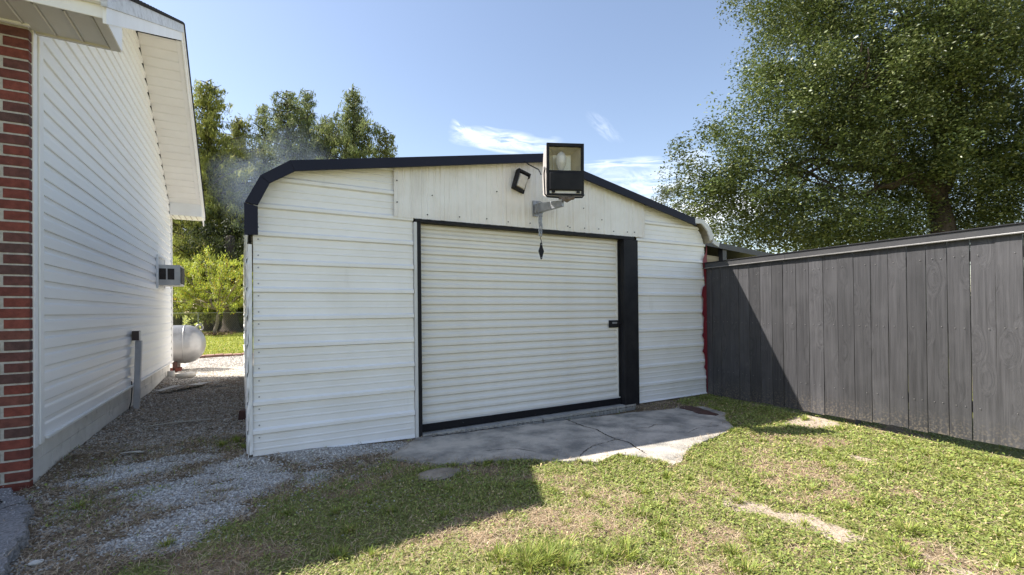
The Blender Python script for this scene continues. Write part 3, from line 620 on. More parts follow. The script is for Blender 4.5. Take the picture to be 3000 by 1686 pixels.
# gable cladding: vertical ribs
def roofz(x): return (2.429+(x-.261)*(2.88-2.429)/2.474 if x < 2.735 else 2.88-(x-2.735)*(.484/2.415))-.06
def vprof(x):
    t = (x-1.135) % .2286
    if t < .03: return .010
    if .03 <= t < .042: return .010*(1-(t-.03)/.012)
    for c in (.085, .105, .16, .18):
        if abs(t-c) < .006: return .004
    return 0
gp = np.linspace(1.135, 4.31, 5)
for k in range(4):
    b = MB(); xs = sorted({float(gp[k])-(.02 if k else 0), float(gp[k+1])}|{1.135+.2286*i+e for i in range(15) for e in (-.010, 0, .03, .042, .079, .085, .091, .099, .105, .111, .154, .16, .166, .174, .18, .186) if gp[k]-(.02 if k else 0) < 1.135+.2286*i+e < gp[k+1]})
    V = []
    for x in xs:
        zb = 2.066+(x-1.135)*.0072+random.uniform(-.002, .002)
        for t in (0, .5, 1): V.append((x, FY-.028-vprof(x)-.0015*(k % 2)-.003*math.sin(x*3+t*3), zb+(roofz(x)-zb)*t))
    b.add(V, [(i*3+j, (i+1)*3+j, (i+1)*3+j+1, i*3+j+1) for i in range(len(xs)-1) for j in (0, 1)]); b.build('gable_panel', M['gable'], G)
scr = MB().tube([(0, 0, 0), (0, -.006, 0)], .0065, 6)
scr_me = scr.mesh('screw'); scr_me.materials.append(M['dark']); scr_w = scr.mesh('screw_head'); scr_w.materials.append(M['galv'])
def screw(x, y, z, me=scr_me):
    o = bpy.data.objects.new('screw', me); COL.objects.link(o); o.parent = G; o.location = Vector((x, y, z))-Vector(G['_w'])
for i, x in enumerate((1.45, 1.78, 2.08, 2.33, 2.60, 3.10, 3.13, 3.34, 3.55, 3.78, 4.0, 4.12)): screw(x, FY-.044, 2.108+(i % 3)*.006+(x-1.135)*.0072)
for x, z in ((2.8, 2.55), (3.33, 2.36), (1.5, 2.3), (2.2, 2.42), (3.6, 2.25), (1.16, 2.4), (1.16, 2.2)): screw(x, FY-.042, z)
for k in range(8):
    for e in (.075, .205): screw(.035, FY-.012, .2086+.2286*(k-(1 if e > .1 else 0))+e, scr_w)
# door opening
band('door_header', [(1.334,2.063),(4.118,2.083)], [(1.334,2.036),(4.118,2.046)], M['black'], FY-.045, .09)
b = MB(); b.box(1.352, 1.386, FY-.040, FY+.06, -.005, 2.034); b.build('door_jamb', M['black'], G, bevel=.002)
b = MB(); b.box(3.937, 4.165, FY-.052, FY+.06, 0.0, 2.043); b.build('door_jamb', M['black'], G, bevel=.003)
b = MB(); b.box(1.322, 1.350, FY-.036, FY+.02, -.008, 2.034); b.build('jamb_trim', M['whitetrim'], G, bevel=.002)
b = MB(); b.box(3.914, 3.9365, FY+.034, FY+.056, .115, 2.034); b.build('door_track', M['black'], G, bevel=.002)
b = MB(); b.box(3.900, 3.9135, FY+.043, FY+.07, .115, 2.034); b.build('pale_shade_cover', M['curtain'], G)  # added pale strip that covers the dark shaded steps at the slat ends
D = bpy.data.objects.new('roller_door', None); COL.objects.link(D); D.parent = G; D.location = Vector((2.65, FY+.06, 0))-Vector(G['_w']); D['_w'] = (2.65, FY+.06, 0.)
def slat_mesh():
    b = MB(); P = [(.006, 0), (.006, .003), (-.011, .010), (-.013, .014), (-.013, .036), (-.010, .042), (-.003, .052), (.0, .058), (.0, .079), (.006, .0817)]
    V = [(x, y, z) for x in np.linspace(-1.272, 1.300, 12) for y, z in P]; n = len(P)
    b.add(V, [(i*n+j, (i+1)*n+j, (i+1)*n+j+1, i*n+j+1) for i in range(11) for j in range(n-1)]); me = b.mesh('slat'); me.materials.append(M['curtain']); return me
sm = slat_mesh()
for k in range(24):
    o = bpy.data.objects.new('slat', sm); COL.objects.link(o); o.parent = D; o.location = (0, .0+.0015*math.sin(k*2.1), .104+.0817*k)
b = MB(); b.box(1.388, 3.935, FY+.022, FY+.066, .030, .100); b.build('bottom_bar', M['black_chip'], D, bevel=.004)
b = MB(); b.box(1.388, 3.935, FY+.040, FY+.058, .1005, .112); b.build('weather_strip', M['whitetrim'], D)
b = MB(); b.box(3.765, 3.93, FY+.030, FY+.046, .966, 1.055); b.build('latch_plate', M['black'], D, bevel=.003)
b = MB(); b.box(3.81, 3.885, FY+.026, FY+.0305, 1.012, 1.034); b.build('latch_handle', M['galv'], D, bevel=.003)
b = MB(); b.box(3.90, 3.95, FY+.012, FY+.030, 1.005, 1.025); b.build('latch_bolt', M['black'], D, bevel=.003)
# red painted sheet edge in the right corner
RED = [(5.463,2.091),(5.43,1.958),(5.375,1.873),(5.372,1.808),(5.403,1.597),(5.425,1.516),(5.371,1.483),(5.338,1.369),(5.368,1.32),(5.360,1.174),(5.342,1.12),(5.38,1.06),(5.362,.98),(5.365,.86),(5.335,.82),(5.375,.76),(5.366,.64),(5.338,.60),(5.385,.55),(5.392,.42),(5.368,.38),(5.405,.33),(5.415,.1),(5.43,0)]
RJ = [(x+random.uniform(-.006, .006)+.026, z) for x, z in RED]
b = MB(); n = len(RJ); b.add([(x, FY-.034, z) for x, z in RJ]+[(5.478, FY-.037, z) for x, z in RJ], [(i, n+i, n+i+1, i+1) for i in range(n-1)])
o = b.build('red_sheet_edge', M['red'], G); o.modifiers.new('solid', 'SOLIDIFY').thickness = .003
# side walls
def side_wall():
    b = MB(); zs = zlevels(.0, 2.05); V = []; ys = [FY-.03, 6, 9, 12.0]
    for z in zs:
        for i, y in enumerate(ys):
            V.append((-.040-(y-FY)*.019-rib_profile(z)*.45-random.uniform(0, .002), y+(.012*math.sin(z*31) if i == 0 else 0), z))
    n = 4; b.add(V, [(i*n+j, i*n+j+1, (i+1)*n+j+1, (i+1)*n+j) for i in range(len(zs)-1) for j in range(3)]); return b
o = side_wall().build('side_sheet', M['sheet'], G); o.modifiers.new('solid', 'SOLIDIFY').thickness = .004
b = MB(); zs = list(np.arange(.06, 1.80, .06)); V = []                 # buckled corner flashing
for z in zs: 
    w = .010*math.sin(z*27.5)+random.uniform(-.004, .004)
    V += [(-.045+w*.5, FY-.016+w, z), (-.034, FY-.030-abs(w), z), (-.010, FY-.026, z)]
b.add(V, [(i*3+j, i*3+j+1, i*3+j+4, i*3+j+3) for i in range(len(zs)-1) for j in (0, 1)]); o = b.build('corner_flashing', M['sheet'], G); o.modifiers.new('solid', 'SOLIDIFY').thickness = .002
b = MB(); b.box(5.43, 5.445, FY+.05, 12, 0, 2.1); b.box(-.03, -.02, FY+.03, 12, 0, 2.0); b.box(.1, 5.4, 11.97, 11.99, 0, 2.0); b.build('inner_wall', M['dark'], G)
b = MB(); b.box(-.13, -.09, 11.9, 11.96, 0, 2.0); b.build('corner_post', M['whitetrim'], G)

# ------------------------------------------------------------------ things on the garage front
def floodlight():
    c = at(1656, 497, 4.46); t = thing('floodlight', 'large black framed floodlight with clear glass on an arm above the roller door', 'floodlight', tuple(c))
    az = math.atan2(-CAM_H*0-c.y, -c.x); az += R(13)           # turned a little to the right of the camera
    n = Vector((math.cos(az), math.sin(az), 0)); n = (n+Vector((0, 0, -.04))).normalized()
    s = Vector((0, 0, 1)).cross(n).normalized(); u = n.cross(s)   # s: to the right seen from in front
    P = lambda a, h, d: c+s*a+u*h+n*d
    W2, H2 = .184, .250
    def bx(b, a0, a1, h0, h1, d0, d1): return b.obox(P((a0+a1)/2, (h0+h1)/2, (d0+d1)/2), s*(a1-a0)/2, u*(h1-h0)/2, n*(d1-d0)/2)
    # housing shell (open at the top front for the reflector)
    b = MB(); V = []
    for a in (-W2+.006, W2-.006):
        V += [P(a, H2-.006, -.01), P(a, H2-.03, -.20), P(a, -.02, -.27), P(a, -.20, -.24), P(a, -H2+.004, -.10), P(a, -H2+.004, -.01)]
    b.add(V, [(0,1,2,3,4,5)[::-1], (6,7,8,9,10,11), (0,6,7,1)[::-1], (1,7,8,2)[::-1], (2,8,9,3)[::-1], (3,9,10,4)[::-1], (4,10,11,5)[::-1]]); b.build('housing', M['ballast_grey'], t)
    b = MB(); bx(b, -W2, -W2+.026, -H2, H2, -.012, .012); bx(b, W2-.026, W2, -H2, H2, -.012, .012); bx(b, -W2+.026, W2-.026, H2-.032, H2, -.012, .012); bx(b, -W2+.026, W2-.026, -.035, -.012, -.012, .012); bx(b, -W2+.026, W2-.026, -H2, -H2+.014, -.012, .012)
    b.build('front_frame', M['black'], t, bevel=.002)
    b = MB(); V = [P(-W2+.028, H2-.034, -.014), P(W2-.028, H2-.034, -.014), P(W2-.028, -.036, -.014), P(-W2+.028, -.036, -.014), P(-.09, H2-.07, -.15), P(.09, H2-.07, -.15), P(.09, -.01, -.15), P(-.09, -.01, -.15)]
    b.add(V, [(0,1,5,4)[::-1], (1,2,6,5)[::-1], (2,3,7,6)[::-1], (3,0,4,7)[::-1], (4,5,6,7)[::-1]]); b.build('reflector', M['reflector'], t)
    b = MB(); b.tube([P(-.03, -.030, -.05), P(-.03, .0, -.05), P(-.03, .03, -.05), P(-.03, .075, -.05), P(-.03, .125, -.05), P(-.03, .165, -.05), P(-.03, .185, -.05)], [.018, .022, .036, .050, .052, .036, .008], 14); b.build('bulb', M['bulb'], t, smooth=True)
    b = MB(); bx(b, -W2+.026, W2-.026, -.012, H2-.032, -.006, -.002); b.build('glass', M['glass'], t)
    b = MB(); bx(b, -W2+.026, W2-.020, -.205, -.037, -.010, .028); b.build('ballast_cover', M['black'], t, bevel=.008)
    b = MB(); bx(b, -W2+.02, W2-.02, -.232, -.208, -.008, .004); b.build('chrome_strip', M['whitetrim'], t)
    for a in (-.135, .11):
        b = MB(); bx(b, a, a+.03, -.228, -.205, .002, .020); b.build('clip', M['black'], t)
    b = MB(); b.tube([P(-W2-.008, .02, -.06), P(-W2-.012, -.03, -.075), P(-W2-.012, -.235, -.03), P(-W2+.01, -.262, -.02), P(0, -.268, -.03), P(W2-.01, -.262, -.02), P(W2+.01, -.235, -.03)], .008, 6); b.build('yoke', M['black'], t)
    b = MB(); b.tube([P(-W2-.002, .02, -.055), P(-W2-.018, .02, -.055)], .018, 8); b.build('pivot_knob', M['galv'], t)
    # arm
    e0 = Vector((2.672, 4.195, 2.285)); e1 = at(1660, 586, 4.50); e2 = at(1682, 578, 4.47)
    b = MB(); pts = [e0, e0+(e1-e0)*.45+Vector((0, 0, -.012)), e1+Vector((-.03, .02, -.035))]
    for i, w in enumerate((.050, .042, .030)):
        p = pts[i]; q = Vector((0.6, .8, 0)).normalized()*0; sd = Vector((.8, .3, 0)).normalized()*w*.55; up = Vector((0, 0, 1))*w
        b.v += [tuple(p-sd-up), tuple(p+sd-up), tuple(p+sd+up), tuple(p-sd+up)]
    b.f += [(3,2,1,0), (8,9,10,11)]+[(i*4+k, i*4+(k+1) % 4, i*4+4+(k+1) % 4, i*4+4+k) for i in (0, 1) for k in range(4)]
    b.build('arm', M['galv'], t, bevel=.004)
    b = MB(); b.obox(Vector((2.672, 4.203, 2.29)), (.035, 0, 0), (0, .006, 0), (0, 0, .085)); b.build('wall_plate', M['galv'], t, bevel=.003)
    b = MB(); b.tube([e1+Vector((-.055, -.02, .0)), e1, e2], [.020, .028, .012], 8); b.obox(e1+Vector((.0, 0, .012)), s*.075, n*.03, u*.006); b.build('mount_bracket', M['rustgrey'], t)
M['ballast_grey'] = mat('pale_cast_aluminium', (.50, .46, .43), .5, .4, scale=8, col2=(.42, .38, .35), bump=.05)
M['rustgrey'] = mat('weathered_bracket', (.22, .18, .15), .6, .4, metal=.4, scale=14, col2=(.15, .11, .08))
M['reflector'] = mat('tarnished_reflector', (.80, .74, .55), .28, .5, metal=.6, scale=9, col2=(.62, .56, .40), bump=.2, bscale=14)
def glass_mat(name, rough, col, alpha_mix):
    m = bpy.data.materials.new(name); m.use_nodes = True; L = m.node_tree.links; b = m.node_tree.nodes['Principled BSDF']
    b.inputs['Base Color'].default_value = (*col, 1); b.inputs['Roughness'].default_value = rough; b.inputs['Specular IOR Level'].default_value = .5
    t = nd(m, 'ShaderNodeBsdfTransparent'); mx = nd(m, 'ShaderNodeMixShader'); mx.inputs[0].default_value = alpha_mix
    L.new(t.outputs[0], mx.inputs[1]); L.new(b.outputs[0], mx.inputs[2]); L.new(mx.outputs[0], m.node_tree.nodes['Material Output'].inputs[0]); return m
M['glass'] = glass_mat('dusty_glass', .08, (.30, .28, .22), .10)
M['bulb'] = glass_mat('frosted_bulb', .25, (.78, .76, .70), .75)
floodlight()
def wall_light():
    c = Vector((2.475, 4.165, 2.555)); t = thing('wall_light', 'small black framed wall light hanging crooked beside the floodlight', 'light', tuple(c))
    a = R(-17); X = Vector((math.cos(a), 0, math.sin(a))); Z = Vector((-math.sin(a), 0, math.cos(a))); Y = Vector((0, 1, 0))
    b = MB(); b.obox(c+Y*.028, X*.078, Z*.108, Y*.012); b.obox(c-X*.068, X*.012, Z*.108, Y*.03); b.obox(c+Z*.098+Y*.0, X*.078, Z*.012, Y*.03); b.obox(c-Z*.098-X*.01, X*.062, Z*.010, Y*.03); b.obox(c+X*.070+Z*.075, X*.009, Z*.020, Y*.028)
    b.build('frame', M['black'], t, bevel=.006)
    P = lambda x, z, y: c+X*x+Z*z+Y*y
    b = MB(); f = [P(-.045, .055, -.045), P(.060, .070, -.02), P(.045, -.080, -.02), P(-.050, -.082, -.045)]; k = [P(-.052, .082, .014), P(.066, .085, .014), P(.066, -.085, .014), P(-.052, -.085, .014)]
    b.add(f+k, [(0,3,2,1), (0,1,5,4), (1,2,6,5), (2,3,7,6), (3,0,4,7)]); b.build('lens', M['lens'], t, bevel=.006)
M['lens'] = mat('frosted_lens', (.62, .58, .50), .35, .5, scale=10, col2=(.5, .46, .38))
wall_light()
def chain():
    t = thing('hanging_chain', 'short grey steel chain hanging from the floodlight arm with a black tag', 'chain', (2.668, 4.10, 2.22))
    def link_me():
        b = MB(); pts = [Vector((.0075*math.cos(a), 0, .017*math.sin(a)+(.006 if math.sin(a) > 0 else -.006))) for a in np.linspace(0, 2*math.pi, 11)]
        b.tube(pts, .0040, 5, cap=False); me = b.mesh('link'); me.materials.append(M['galv']); return me
    me = link_me()
    for s_, n in ((-.013, 8), (.013, 8), (0, 5)):
        for k in range(n):
            o = bpy.data.objects.new('link', me); COL.objects.link(o); o.parent = t
            o.location = (s_+.004*math.sin(k*1.7), -.012*(s_ == 0), .015-k*.034); o.rotation_euler = (0, random.uniform(-.2, .2), (k % 2)*1.5+.2)
    for k in range(9):
        o = bpy.data.objects.new('link', me); COL.objects.link(o); o.parent = t; a = k*.7
        o.location = (.045*math.cos(a)+.0, .02, .055+.07*math.sin(a)); o.rotation_euler = (0, -a, (k % 2)*1.5)
    b = MB(); b.tube([(2.668, 4.09, 1.975), (2.655, 4.09, 1.955), (2.668, 4.09, 1.935), (2.672, 4.09, 1.905)], .004, 5); b.build('hook', M['dark'], t)
    b = MB(); P = [(0, .098), (.012, .090), (.017, .05), (.036, 0), (.017, -.055), (.010, -.085), (0, -.092), (-.010, -.085), (-.017, -.055), (-.036, 0), (-.017, .05), (-.012, .090)]
    b.prism([(2.668+x*.95, 4.088, 1.815+z*.95) for x, z in P[::-1]], (0, .006, 0)); tg = b.build('tag', M['black'], t)
    for z in (1.885, 1.745):
        q = MB().tube([(2.668, 4.0855, z), (2.668, 4.0875, z)], .005, 6).build('rivet', M['galv'], tg)
chain()
b = MB(); b.tube([(2.49, 4.12, 2.755), (2.53, 4.10, 2.72), (2.60, 4.02, 2.655), at(1585, 512, 4.75)], .0065, 5)
tag(b.build('power_cable', M['black'], None, loc=(2.5, 4.12, 2.75)), 'thin black cable slanting from roof trim to the floodlight', 'cable')

# ------------------------------------------------------------------ house
H = thing('brick_house', 'white vinyl sided house with red brick front wall and deep gable overhang', 'house', (-4.5, 7.5, 0))
HX = -1.349; RIDGE = 7.85
def soff(y): return 3.16+(y-4.03)*.49 if y < RIDGE else 5.03-(y-RIDGE)*.665
b = MB(); b.box(-8.5, HX-.035, 4.47, 10.70, 0, 3.0)
b.prism([(HX-.035, 4.47, 3.0), (HX-.035, 10.70, 3.0), (HX-.035, RIDGE, 5.0)], (-7.1, 0, 0)); b.build('wall_core', M['vinyl'], H)
# siding boards
def ylim(z):
    a, c = 4.615, 10.675
    if z > soff(4.6): a = max(4.615, 4.03+(z-3.16)/.49-.30)
    if z > soff(10.675): c = RIDGE+(5.03-z)/.665
    return a, c
for k in range(38):
    z0 = .303+.1268*k; a, c = ylim(z0+.0634)
    if c-a < .15: continue
    b = MB(); J = random.uniform(-.001, .001); P = [(-.004, 0), (.013, .001), (.0150, .006), (.0140, .070), (.0125, .080), (.0035, .092), (.0, .1268)]; ys = np.linspace(a, c, 9); V = []
    for y in ys:
        w = .0012*math.sin(y*2.2+k*1.3)
        for x, z in P: V.append((HX-.012+x+w+J, y, z0+z))
    n = len(P); b.add(V, [(i*n+j, (i+1)*n+j, (i+1)*n+j+1, i*n+j+1) for i in range(8) for j in range(n-1)]); b.build('siding_board', M['siding'], H)
b = MB(); b.box(HX-.02, HX+.008, 4.452, 4.520, .255, soff(4.5)); b.build('corner_trim', M['vinyl'], H, bevel=.004)
b = MB(); b.box(HX-.02, HX+.016, 4.530, 4.606, .262, soff(4.5)); b.build('corner_trim', M['vinyl'], H, bevel=.006)
b = MB(); b.box(HX-.03, HX-.002, 4.521, 4.529, .265, soff(4.5)); b.build('trim_gap', M['dark'], H)
b = MB(); b.box(HX-.02, HX+.014, 10.68, 10.74, .26, 3.05); b.build('corner_trim', M['vinyl'], H, bevel=.004)
# foundation blocks
b = MB(); b.box(-8.4, HX-.035, 4.49, 10.68, -.15, .300); b.build('foundation_core', M['foundjoint'], H)
for r_, (z0, z1) in enumerate(((-.12, .138), (.1405, .304))):
    y = 4.49-(.2 if r_ else 0)
    while y < 10.68:
        y0 = max(y, 4.49); y1 = min(y+.402, 10.68)
        b = MB(); b.box(HX-.06, HX-.024-random.uniform(0, .0015), y0, y1-.003, z0, z1); b.build('foundation_block', M['found'], H, bevel=.003); y += .405
# bricks
BY = 4.40; b = MB(); b.box(-3.2, HX-.006, BY+.005, 4.468, -.1, 3.195); b.build('mortar', M['mortar'], H)
PITCH_B = .0745
def brick(x0, x1, y0, y1, z0, z1):
    m = bricks[random.choice((0, 0, 1, 1, 2, 3, 4, 5))]; j = random.uniform(-.002, .002)
    b = MB(); b.box(x0+random.uniform(0, .003), x1, y0+j, y1, z0+random.uniform(0, .0025), z1-random.uniform(0, .0025)); b.build('brick', m, H, bevel=.0022)
for k in range(43):
    z0 = -.02+k*PITCH_B; z1 = z0+PITCH_B-.0105
    if z0 > 3.15: break
    if z1 > 3.19: z1 = 3.19
    hd = k % 2 == 1; x1 = HX; first = .130 if hd else .232
    brick(x1-first, x1, BY, 4.450, z0, z1); x = x1-first-.018
    while x > -2.45:
        brick(x-.232, x, BY, BY+.05, z0, z1); x -= .250
# front eave box
EX = -.87; E0, E1 = 4.04, 4.49
b = MB(); b.box(-3.2, EX-.001, E0+.006, E1, 3.202, 3.29); b.build('eave_box', M['vinyl'], H)
x = EX-.055
for i in range(15):
    w = .145; b = MB(); V = []
    P = [(0, 3.199), (w-.020, 3.199), (w-.016, 3.190), (w-.010, 3.190), (w-.004, 3.202), (w, 3.202)]
    for y in (E0+.02, E1-.025): V += [(x-w+p, y, z) for p, z in P]
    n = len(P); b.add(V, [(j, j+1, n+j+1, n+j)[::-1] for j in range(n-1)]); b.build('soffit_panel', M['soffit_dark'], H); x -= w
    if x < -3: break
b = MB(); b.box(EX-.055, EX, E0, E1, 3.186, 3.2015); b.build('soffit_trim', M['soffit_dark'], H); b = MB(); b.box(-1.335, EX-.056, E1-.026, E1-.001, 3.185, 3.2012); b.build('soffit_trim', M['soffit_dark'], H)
b = MB(); b.box(-3.2, -1.34, 4.372, 4.398, 3.186, 3.2012); b.build('soffit_trim', M['vinyl'], H)
b = MB(); b.box(-3.2, EX-.002, E0-.012, E0-.001, 3.188, 3.285); b.build('fascia', M['vinyl'], H, bevel=.003)
b = MB(); b.box(-3.2, EX-.0, E0-.055, E0-.013, 3.272, 3.40); b.build('gutter', M['vinyl'], H, bevel=.008)
b = MB(); b.prism([(EX-.004, E0+.0, 3.190), (EX-.004, E1, 3.190), (EX-.004, E1, 3.40), (EX-.004, E0+.0, 3.24)], (.012, 0, 0)); b.build('eave_return', M['vinyl'], H, bevel=.002)
# rake boards, near and far slope
RXo = -.85
def rake(y0, y1, zo0, zo1, x0, x1, name, m, s0=None):
    b = MB(); P = [(x0, y0, soff(y0)+zo0), (x0, y1, soff(y1-1e-6 if y1 == RIDGE else y1)+zo0), (x0, y1, soff(y1-1e-6 if y1 == RIDGE else y1)+zo1), (x0, y0, soff(y0)+zo1)]
    b.prism(P, (x1-x0, 0, 0)); return b.build(name, m, H, bevel=.002)
def rake_far(y0, y1, zo0, zo1, x0, x1, name, m):
    f = lambda y: 5.03-(y-RIDGE)*.665
    b = MB(); b.prism([(x0, y0, f(y0)+zo0), (x0, y1, f(y1)+zo0), (x0, y1, f(y1)+zo1), (x0, y0, f(y0)+zo1)], (x1-x0, 0, 0)); return b.build(name, m, H, bevel=.002)
f1 = lambda y: 3.16+(y-4.03)*.49
rake(4.00, 6.6, -.005, .108, RXo-.02, RXo, 'rake_board', M['vinyl']); rake(6.603, RIDGE-.001, -.005, .108, RXo-.02, RXo, 'rake_board', M['vinyl'])
rake(3.96, 7.2, .109, .225, RXo-.02, RXo+.014, 'rake_fascia', M['fascia_dirty']); rake(7.203, RIDGE-.001, .109, .225, RXo-.02, RXo+.014, 'rake_fascia', M['fascia_dirty'])
rake_far(RIDGE+.001, 10.98, -.02, .108, RXo-.02, RXo, 'rake_board', M['vinyl']); rake_far(RIDGE+.001, 11.0, .109, .225, RXo-.02, RXo+.014, 'rake_fascia', M['vinyl'])
# near slope soffit (steep view) and far slope soffit panels
b = MB(); b.prism([(HX-.01, 4.5, soff(4.5)+.004), (HX-.01, RIDGE, soff(RIDGE-1e-6)+.004), (HX-.01, RIDGE, soff(RIDGE-1e-6)+.012), (HX-.01, 4.5, soff(4.5)+.012)], (RXo-.02-HX, 0, 0)); b.build('near_soffit', M['soffit'], H)
y = RIDGE+.02; step = .126
while y < 10.50:
    b = MB(); f = lambda q: 5.03-(q-RIDGE)*.665; P = [(0, 0), (.012, -.0), (.016, -.009), (step-.004, -.009), (step-.001, 0)]
    V = []
    for x in (HX+.0, RXo-.075): V += [(x, y+p, f(y+p)+q) for p, q in P]
    n = len(P); b.add(V, [(j, j+1, n+j+1, n+j) for j in range(n-1)]); b.build('soffit_panel', M['soffit'], H); y += step
rake_far(RIDGE+.01, 10.5, -.014, -.002, RXo-.075, RXo-.022, 'soffit_trim', M['vinyl'])
b = MB(); b.box(HX+.002, RXo-.004, 10.50, 10.98, 3.03, 3.265); b.build('eave_box', M['vinyl'], H, bevel=.004)
for i in range(5):
    b = MB(); b.box(HX+.04+i*.09, HX+.055+i*.09, 10.50, 10.95, 3.018, 3.029); b.build('soffit_rib', M['soffit_dark'], H)
# roof planes with shingle edge
b = MB()
b.add([(RXo+.03, 3.93, soff(3.93)+.226), (RXo+.03, RIDGE, 5.256), (-8.6, RIDGE, 5.256), (-8.6, 3.93, soff(3.93)+.226), (RXo+.03, 3.93, soff(3.93)+.246), (RXo+.03, RIDGE, 5.276), (-8.6, RIDGE, 5.276), (-8.6, 3.93, soff(3.93)+.246)], [(0,3,2,1),(4,5,6,7),(0,1,5,4),(2,3,7,6),(3,0,4,7)])
f = lambda q: 5.03-(q-RIDGE)*.665
b.add([(RXo+.03, RIDGE, 5.256), (RXo+.03, 11.08, f(11.08)+.226), (-8.6, 11.08, f(11.08)+.226), (-8.6, RIDGE, 5.256), (RXo+.03, RIDGE, 5.276), (RXo+.03, 11.08, f(11.08)+.246), (-8.6, 11.08, f(11.08)+.246), (-8.6, RIDGE, 5.276)], [(0,3,2,1),(4,5,6,7),(0,1,5,4),(1,2,6,5),(2,3,7,6)])
roof = b.build('roof', M['shingle'], H)
y = 3.95; k = 0
while y < RIDGE-.15:       # shingle course ends standing along the rake
    b = MB(); z = soff(y)+.247; b.add([(RXo+.035, y, z-.012), (RXo+.035, y+.15, z+.15*.49-.010), (RXo-.5, y+.15, z+.15*.49-.010), (RXo-.5, y, z-.012), (RXo+.035, y, z+.012), (RXo+.035, y+.15, z+.15*.49), (RXo-.5, y+.15, z+.15*.49), (RXo-.5, y, z+.012)], [(0,3,2,1),(4,5,6,7),(0,1,5,4),(1,2,6,5),(2,3,7,6),(3,0,4,7)])
    b.build('shingle', M['shingle'], roof); y += .14
# window behind the air conditioner
b = MB(); b.box(HX, HX+.028, 9.14, 9.17, 1.60, 2.14); b.box(HX, HX+.028, 9.80, 9.83, 1.60, 2.14); b.box(HX, HX+.028, 9.17, 9.80, 1.60, 1.625); b.box(HX, HX+.028, 9.17, 9.80, 2.112, 2.14)
win = b.build('window', M['vinyl'], H); b = MB(); b.box(HX+.003, HX+.010, 9.17, 9.80, 1.625, 2.112); b.build('pane', M['whitetrim'], win)
b = MB(); b.box(HX-.02, HX+.034, 4.62, 10.67, .285, .304); b.build('starter_strip', M['vinyl'], H)
# air conditioner
A = thing('window_air_conditioner', 'beige grey window air conditioner sticking out of the white siding', 'air conditioner', (-1.2, 9.45, 1.65))
AX0, AX1, AY0, AY1, AZ0, AZ1 = HX+.012, -1.045, 9.21, 9.70, 1.655, 1.985
b = MB(); b.box(AX0, AX1, AY0, AY1, AZ0, AZ1); b.build('casing', M['ac'], A, bevel=.006)
for x0, x1 in ((AX0+.015, AX0+.105), (AX0+.125, AX0+.215)):
    b = MB(); b.box(x0, x1, AY0-.003, AY0+.002, AZ0+.09, AZ1-.06); g = b.build('side_grille', M['dark'], A)
    for j in range(9): b = MB(); b.box(x0+.003, x1-.003, AY0-.0055, AY0-.0035, AZ0+.10+j*.02, AZ0+.107+j*.02); b.build('louvre', M['brownbox'], g)
b = MB(); b.box(AX1+.001, AX1+.010, AY0+.03, AY1-.03, AZ0+.03, AZ1-.03); b.build('rear_grille', M['dark'], A)
# conduit and box
C_ = thing('electrical_conduit', 'grey conduit pipe leaning on the white foundation below a small brown box', 'conduit', (-1.3, 7.4, 0))
b = MB(); b.box(HX+.004, HX+.075, 7.42, 7.53, .855, .975); b.build('junction_box', M['brownbox'], C_, bevel=.004)
b = MB(); b.box(HX+.076, HX+.080, 7.425, 7.525, .860, .970); b.build('box_lid', M['whitetrim'], C_)
b = MB(); b.add([(HX+.03, 7.455, .85), (HX+.095, 7.455, .85), (HX+.095, 7.525, .85), (HX+.03, 7.525, .85), (HX+.03, 7.32, .0), (HX+.09, 7.32, .0), (HX+.09, 7.39, .0), (HX+.03, 7.39, .0)], [(0,1,2,3),(4,7,6,5),(0,4,5,1),(1,5,6,2),(2,6,7,3),(3,7,4,0)]); b.build('pipe', M['greypipe'], C_, bevel=.006)
b = MB(); b.tube([(HX+.012, 7.36, .35), (HX+.02, 7.33, .25), (HX+.016, 7.30, .1), (HX+.01, 7.22, .02)], .006, 6); b.build('black_wire', M['black'], C_)
# pvc elbow at the far corner and old bucket-like cap
b = MB(); b.tube([(-1.30, 10.2, .02), (-1.30, 10.2, .16)], .055, 12); tag(b.build('pipe_stub', M['plastic'], None, True, loc=(-1.3, 10.2, 0)), 'short white pipe stub standing against the far foundation corner', 'pipe')
b = MB(); b.tube([(-1.22, 10.25, .05), (-1.10, 10.35, .055), (-.98, 10.45, .05)], .05, 12); tag(b.build('drain_pipe', M['plastic'], None, True, loc=(-1.2, 10.3, 0)), 'white drain pipe piece lying by the far house corner', 'pipe')
# scraps on the passage
def scrap(name, P, z, label, cat, m, th=.006, wob=.02):
    b = MB(); n = len(P)//2; L_ = P[:n]; R_ = P[n:][::-1]; V = []
    for i in range(n): zz = z+wob*math.sin(i*1.9); V += [(*L_[i], zz), (*R_[i], zz+.01)]
    b.add(V, [(i*2, i*2+1, i*2+3, i*2+2) for i in range(n-1)]); o = b.build(name, m, None, loc=(*P[0], z)); o.modifiers.new('solid', 'SOLIDIFY').thickness = th; return tag(o, label, cat)
scrap('plastic_sheet', [(-1.28,8.55),(-1.1,8.8),(-.95,9.1),(-.82,9.25),(-.62,9.25),(-.75,8.95),(-.98,8.68),(-1.2,8.4)], .05, 'long crumpled white plastic strip by the far foundation', 'plastic', M['plastic'], .006, .03)
scrap('plastic_strip', [(-.62,8.9),(-.5,8.92),(-.42,8.9),(-.42,8.84),(-.5,8.85),(-.62,8.82)], .03, 'small flat white strip lying beside the crumpled plastic', 'plastic', M['plastic'])
scrap('lath', [(-.97,6.05),(-.75,6.1),(-.55,6.12),(-.42,6.08),(-.42,6.05),(-.55,6.08),(-.75,6.065),(-.97,6.02)], .02, 'thin pale wooden lath lying across the gravel passage', 'wood', M['plastic'], .006, .004)
